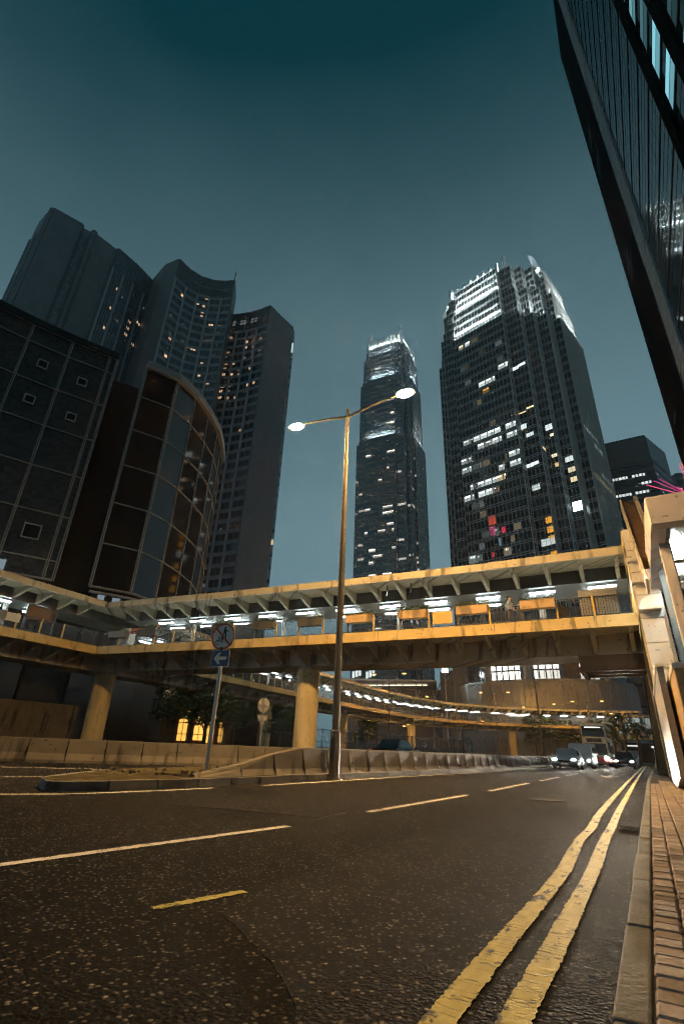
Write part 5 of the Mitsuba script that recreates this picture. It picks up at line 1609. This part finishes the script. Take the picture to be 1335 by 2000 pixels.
# ------------------------------------------------------------------ trees
def tree(x, y, h, r, label, seed, name='tree', n=1500, leaf=.17):
    k = thing(name, label, 'tree')
    q = random.Random(seed)
    tk = MB().tube([(x, y, 0), (x + .1, y, h * .3), (x - .05, y + .1, h * .6)], [.16, .12, .07], 8)
    cl = []
    for i in range(9):
        a = i * 2.4 + q.random()
        p = (x + math.cos(a) * r * q.uniform(.25, .8), y + math.sin(a) * r * q.uniform(.25, .8), h * q.uniform(.5, .95))
        tk.tube([(x, y, h * q.uniform(.3, .55)), ((x + p[0]) / 2, (y + p[1]) / 2, p[2] * .85), p], [.06, .04, .02], 5)
        cl.append(p)
    put('trunk', tk, 'm_bark', k, smooth=40)
    m = MB()
    for p in cl:
        leafy(m, (p[0], p[1], p[2] - r * .3), r * .42, r * .42, r * .6, n // 9, leaf, q)
    put('crown', m, f'm_leaf{seed % 3}', k, kind='stuff')


for i, (az, D_, h, r_, lab) in enumerate(((-46.4, 48, 5.0, 1.9, 'dark leafy tree left of the amber shop front'), (-44.7, 50, 5.6, 2.0, 'dark leafy tree directly before the amber shop front'), (-43.2, 47, 4.6, 1.6, 'smaller dark tree right of the amber shop front'), (-41.3, 49, 5.2, 2.2, 'broad dark tree behind the arrow sign post'), (-35.6, 50, 4.4, 2.0, 'dark tree behind the two sign backs'), (-34.2, 46, 3.6, 1.6, 'low dark tree just left of the yellow column'), (-26.6, 92, 5.4, 2.3, 'tree lit by orange lamps beyond the lamp post'), (-9.6, 116, 7.6, 3.2, 'rounded tree before the grey wall beside the thin pole'), (-7.6, 118, 8.2, 3.0, 'tall tree before the grey wall below the bent arm lamp'), (-3.6, 108, 6.6, 2.8, 'dark tree left of the palms'), (-5.6, 121, 6.8, 3.0, 'dark tree between two street lamps at the road end'))):
    tree(*pol(az, D_), h, r_, lab, 40 + i, n=1700 if D_ < 60 else 1100, leaf=.16 if D_ < 60 else .3)


def palm(x, y, h, label, seed):
    k = thing('palm_tree', label, 'palm tree')
    q = random.Random(seed)
    put('trunk', MB().tube([(x, y, 0), (x + .1, y, h * .5), (x + .15, y, h)], [.20, .15, .12], 8), 'm_bark', k, smooth=40)
    for i in range(13):
        a = i * 2 * math.pi / 13 + q.uniform(-.2, .2)
        L, e = q.uniform(1.8, 2.5), q.uniform(-.1, .9)
        m = MB()
        pts = []
        for s in np.linspace(0, 1, 7):
            pts.append(np.array([x + .15 + math.cos(a) * L * s, y + math.sin(a) * L * s, h + L * (e * s - 1.1 * s * s)]))
        m.tube(pts, .025, 4)
        sd = np.array([-math.sin(a), math.cos(a), 0])
        for p0, p1 in zip(pts[:-1], pts[1:]):
            for u in (.0, .33, .66):
                p = p0 + (p1 - p0) * u
                for s in (-1, 1):
                    tip = p + sd * s * .55 + (p1 - p0) * .8 - np.array([0, 0, .22])
                    m.add([p, p + (p1 - p0) * .22, tip], [[0, 1, 2]])
        put('frond', m, 'm_leaf0', k)


palm(*pol(-1.75, 88), 6.4, 'tall palm tree at the road end left of the distant footbridge sign', 3)
palm(*pol(-.75, 92), 5.6, 'shorter palm tree nearest the tiled pier', 4)
palm(*pol(-2.7, 95), 5.4, 'leftmost palm tree at the road end', 5)

# ------------------------------------------------------------------ vehicles on the carriageway (facing the camera unless turned)
def car(x, y, label, paintm, kind='saloon', away=False, L_spot=60.0, lights=True, cat='car'):
    k = thing('car', label, cat, None)
    rz = math.pi if away else 0.0
    M = lambda m: moved(m, (x, y, 0), rz)
    w = .88
    van = kind == 'van'
    low = [(-2.15, .42), (-2.22, .62), (-2.1, .80), (-1.2, .93), (1.9, .98), (2.15, .9), (2.2, .55), (2.1, .32), (-2.05, .28)]
    S = lambda p, r=.10: manifold3d.Manifold.sphere(r, 10).translate(list(p))
    if van:
        body = manifold3d.Manifold.batch_hull([S((sx * (w - .06), yy, zz), .12) for sx in (-1, 1) for yy, zz in ((-2.2, .42), (-2.25, .85), (-2.05, 1.05), (-1.55, 1.85), (2.2, 1.9), (2.25, .42))])
    else:
        body = manifold3d.Manifold.batch_hull([S((sx * (w - (.06 if zz < .8 else .12)), yy, zz), .10) for sx in (-1, 1) for yy, zz in ((-2.12, .36), (-2.16, .58), (-2.0, .74), (-1.0, .84), (2.0, .88), (2.14, .60), (2.1, .36))])
    wheels_cut = [manifold3d.Manifold.cylinder(.5, .36, .36, 20).rotate([0, 90, 0]).translate([sx * .9 - .25, yy, .33]) for sx in (-1, 1) for yy in (-1.35, 1.35)]
    for c in wheels_cut:
        body = body - c
    b = body.to_mesh()
    put('body', M((b.vert_properties[:, :3], b.tri_verts)), paintm, k, smooth=35)
    if not van:
        cab = manifold3d.Manifold.batch_hull([S((sx * (w - .14), yy, .84), .06) for sx in (-1, 1) for yy in (-.95, 1.75)] + [S((sx * (w - .30), yy, 1.40), .06) for sx in (-1, 1) for yy in (-.25, 1.05)]).to_mesh()
        put('cabin', M((cab.vert_properties[:, :3], cab.tri_verts)), paintm, k, smooth=35)
        put('windscreen', M(MB().quad((-.68, -.965, .90), (.68, -.965, .90), (.54, -.32, 1.41), (-.54, -.32, 1.41))), 'm_carglass', k)
        put('rear_screen', M(MB().quad((.66, 1.80, .92), (-.66, 1.80, .92), (-.52, 1.13, 1.41), (.52, 1.13, 1.41))), 'm_carglass', k)
        for sx in (-1, 1):
            put('side_window', M(MB().quad(*[(sx * q[0], q[1], q[2]) for q in ((.812, -.75, .93), (.812, 1.5, .93), (.665, .95, 1.37), (.665, -.22, 1.37))][::sx])), 'm_carglass', k)
    else:
        put('windscreen', M(MB().quad((-.78, -2.19, 1.12), (.78, -2.19, 1.12), (.76, -1.70, 1.84), (-.76, -1.70, 1.84))), 'm_carglass', k)
        for sx in (-1, 1):
            put('side_window', M(MB().box(sx * .95 - .006, sx * .95 + .006, -1.5, 1.9, 1.2, 1.7)), 'm_carglass', k)
    fy = -2.27 if not van else -2.36
    put('grille', M(MB().box(-.42, .42, fy, fy + .05, .46, .62)), 'm_black', k)
    put('bumper', M(rbox(-.86, .86, fy - .02, fy + .12, .26, .44, .03)), 'm_darkmetal', k)
    put('number_plate', M(MB().box(-.26, .26, fy - .035, fy - .02, .33, .44)), 'm_plate', k)
    for sx in (-1, 1):
        hl = trimesh.creation.icosphere(2, 1.0)
        hl.apply_scale([.15, .06, .09])
        hl.apply_translation([sx * .64, fy + .06, .64])
        kw = dict(emit=em((1, .95, .85), 220.0 if lights else 0, .02)) if lights else {}
        put('headlight', M(hl), 'm_gone' if lights else 'm_plate', k, **kw)
        put('tail_light', M(MB().box(sx * .72 - .12, sx * .72 + .12, 2.2, 2.245, .66, .80)), 'm_gone', k, emit=em((1, .06, .02), 3.0))
        put('mirror', M(rbox(sx * .98 - .09, sx * .98 + .09, -.85, -.72, .92, 1.06, .03)), paintm, k)
        if lights and L_spot:
            d = np.array([.02 * sx, -1.0, -.05])
            o = np.array([sx * .64, fy - .12, .64])
            if away:
                d, o = d * [-1, -1, 1], o * [-1, -1, 1]
            o = o + [x, y, 0]
            scene[f'{k}_beam{sx + 1}'] = {'type': 'spot', 'to_world': T().look_at(origin=o.tolist(), target=(o + d).tolist(), up=[0, 0, 1]), 'intensity': rgb([c * L_spot / 2 ** EV for c in (1, .84, .62)]), 'sampling_weight': .4, 'cutoff_angle': 7.0, 'beam_width': 3.0}
    for sx in (-1, 1):
        for yy in (-1.35, 1.35):
            t = MB().tube([(sx * .70, yy, .32), (sx * .90, yy, .32)], .32, 22)
            wk = put('wheel', M(t), 'm_rubber', k, smooth=40)
            put('rim', M(MB().tube([(sx * .88, yy, .32), (sx * .915, yy, .32)], .20, 14)), 'm_chrome', wk)
    return k


def bus(x, y, label, lit=True):
    k = thing('double_decker_bus', label, 'bus')
    M = lambda m: moved(m, (x, y, 0))
    put('body', M(rbox(-1.25, 1.25, 0, 11.0, .35, 4.35, .12, 12)), 'm_buscream', k, smooth=40)
    put('windscreen', M(rbox(-1.1, 1.1, -.04, .1, 1.15, 2.3, .05)), 'm_carglass', k)
    put('upper_windscreen', M(rbox(-1.12, 1.12, -.04, .1, 2.95, 4.05, .05)), 'm_carglass', k)
    put('lit_ceiling', M(MB().box(-.8, .8, -.06, -.045, 3.85, 3.95)), 'm_gone', k, emit=em(WHITE, 2.0))
    put('destination_sign', M(MB().box(-.75, .75, -.05, .0, 2.42, 2.80)), 'm_black', k)
    put('red_skirt', M(MB().box(-1.26, 1.26, -.02, 10.9, .42, .95)), 'm_carred', k)
    for sx in (-1, 1):
        for z0, z1 in ((1.35, 2.2), (3.0, 3.85)):
            for i in range(6):
                put('side_window', M(MB().box(sx * 1.262 - .008, sx * 1.262 + .008, .9 + i * 1.6, 2.3 + i * 1.6, z0, z1)), 'm_carglass', k)
        h = trimesh.creation.icosphere(2, .16)
        h.apply_scale([1, .5, 1])
        h.apply_translation([sx * .95, -.03, .82])
        put('headlight', M(h), 'm_gone', k, emit=em((1, .96, .9), 260, .02))
        put('mirror', M(rbox(sx * 1.42 - .1, sx * 1.42 + .1, -.3, -.15, 1.9, 2.4, .03)), 'm_black', k)
        put('mirror_arm', M(MB().tube([(sx * 1.2, .0, 2.5), (sx * 1.42, -.22, 2.4)], .02, 5)), 'm_black', k)
        o = np.array([x + sx * .95, y - .2, .82])
        scene[f'{k}_beam{sx + 1}'] = {'type': 'spot', 'to_world': T().look_at(origin=o.tolist(), target=(o + [0, -1, -.045]).tolist(), up=[0, 0, 1]), 'intensity': rgb([c * 9000 / 2 ** EV for c in (1, .84, .62)]), 'sampling_weight': .4, 'cutoff_angle': 7.0, 'beam_width': 3.0}
        for yy in (2.2, 8.0):
            wk = put('wheel', M(MB().tube([(sx * .95, yy, .5), (sx * 1.27, yy, .5)], .5, 24)), 'm_rubber', k, smooth=40)
            put('rim', M(MB().tube([(sx * 1.24, yy, .5), (sx * 1.285, yy, .5)], .3, 14)), 'm_chrome', wk)


car(-5.55, 46.0, 'silver saloon car with headlights on in the outer lane, nearest to the camera', 'm_carsilver', L_spot=9000)
car(-2.15, 60.0, 'dark saloon car with headlights on, nearest in the kerb lane', 'm_cardark', L_spot=11000)
car(-5.3, 55.0, 'white van with headlights on behind the silver saloon', 'm_carwhite', 'van', L_spot=9000)
car(-2.3, 74.0, 'white saloon car with headlights on, second in the kerb lane', 'm_carwhite', L_spot=10000)
car(-2.4, 90.0, 'silver van with headlights on, third in the kerb lane', 'm_carsilver', 'van', L_spot=9000)
car(-5.2, 84.0, 'dark saloon car with headlights on behind the double decker bus', 'm_cardark', L_spot=9000)
bus(-5.0, 66.0, 'cream double decker bus with headlights on at the road end')
car(-14.2, 33.0, 'dark car with red tail lights driving away in the left carriageway', 'm_cardark', away=True, L_spot=300)
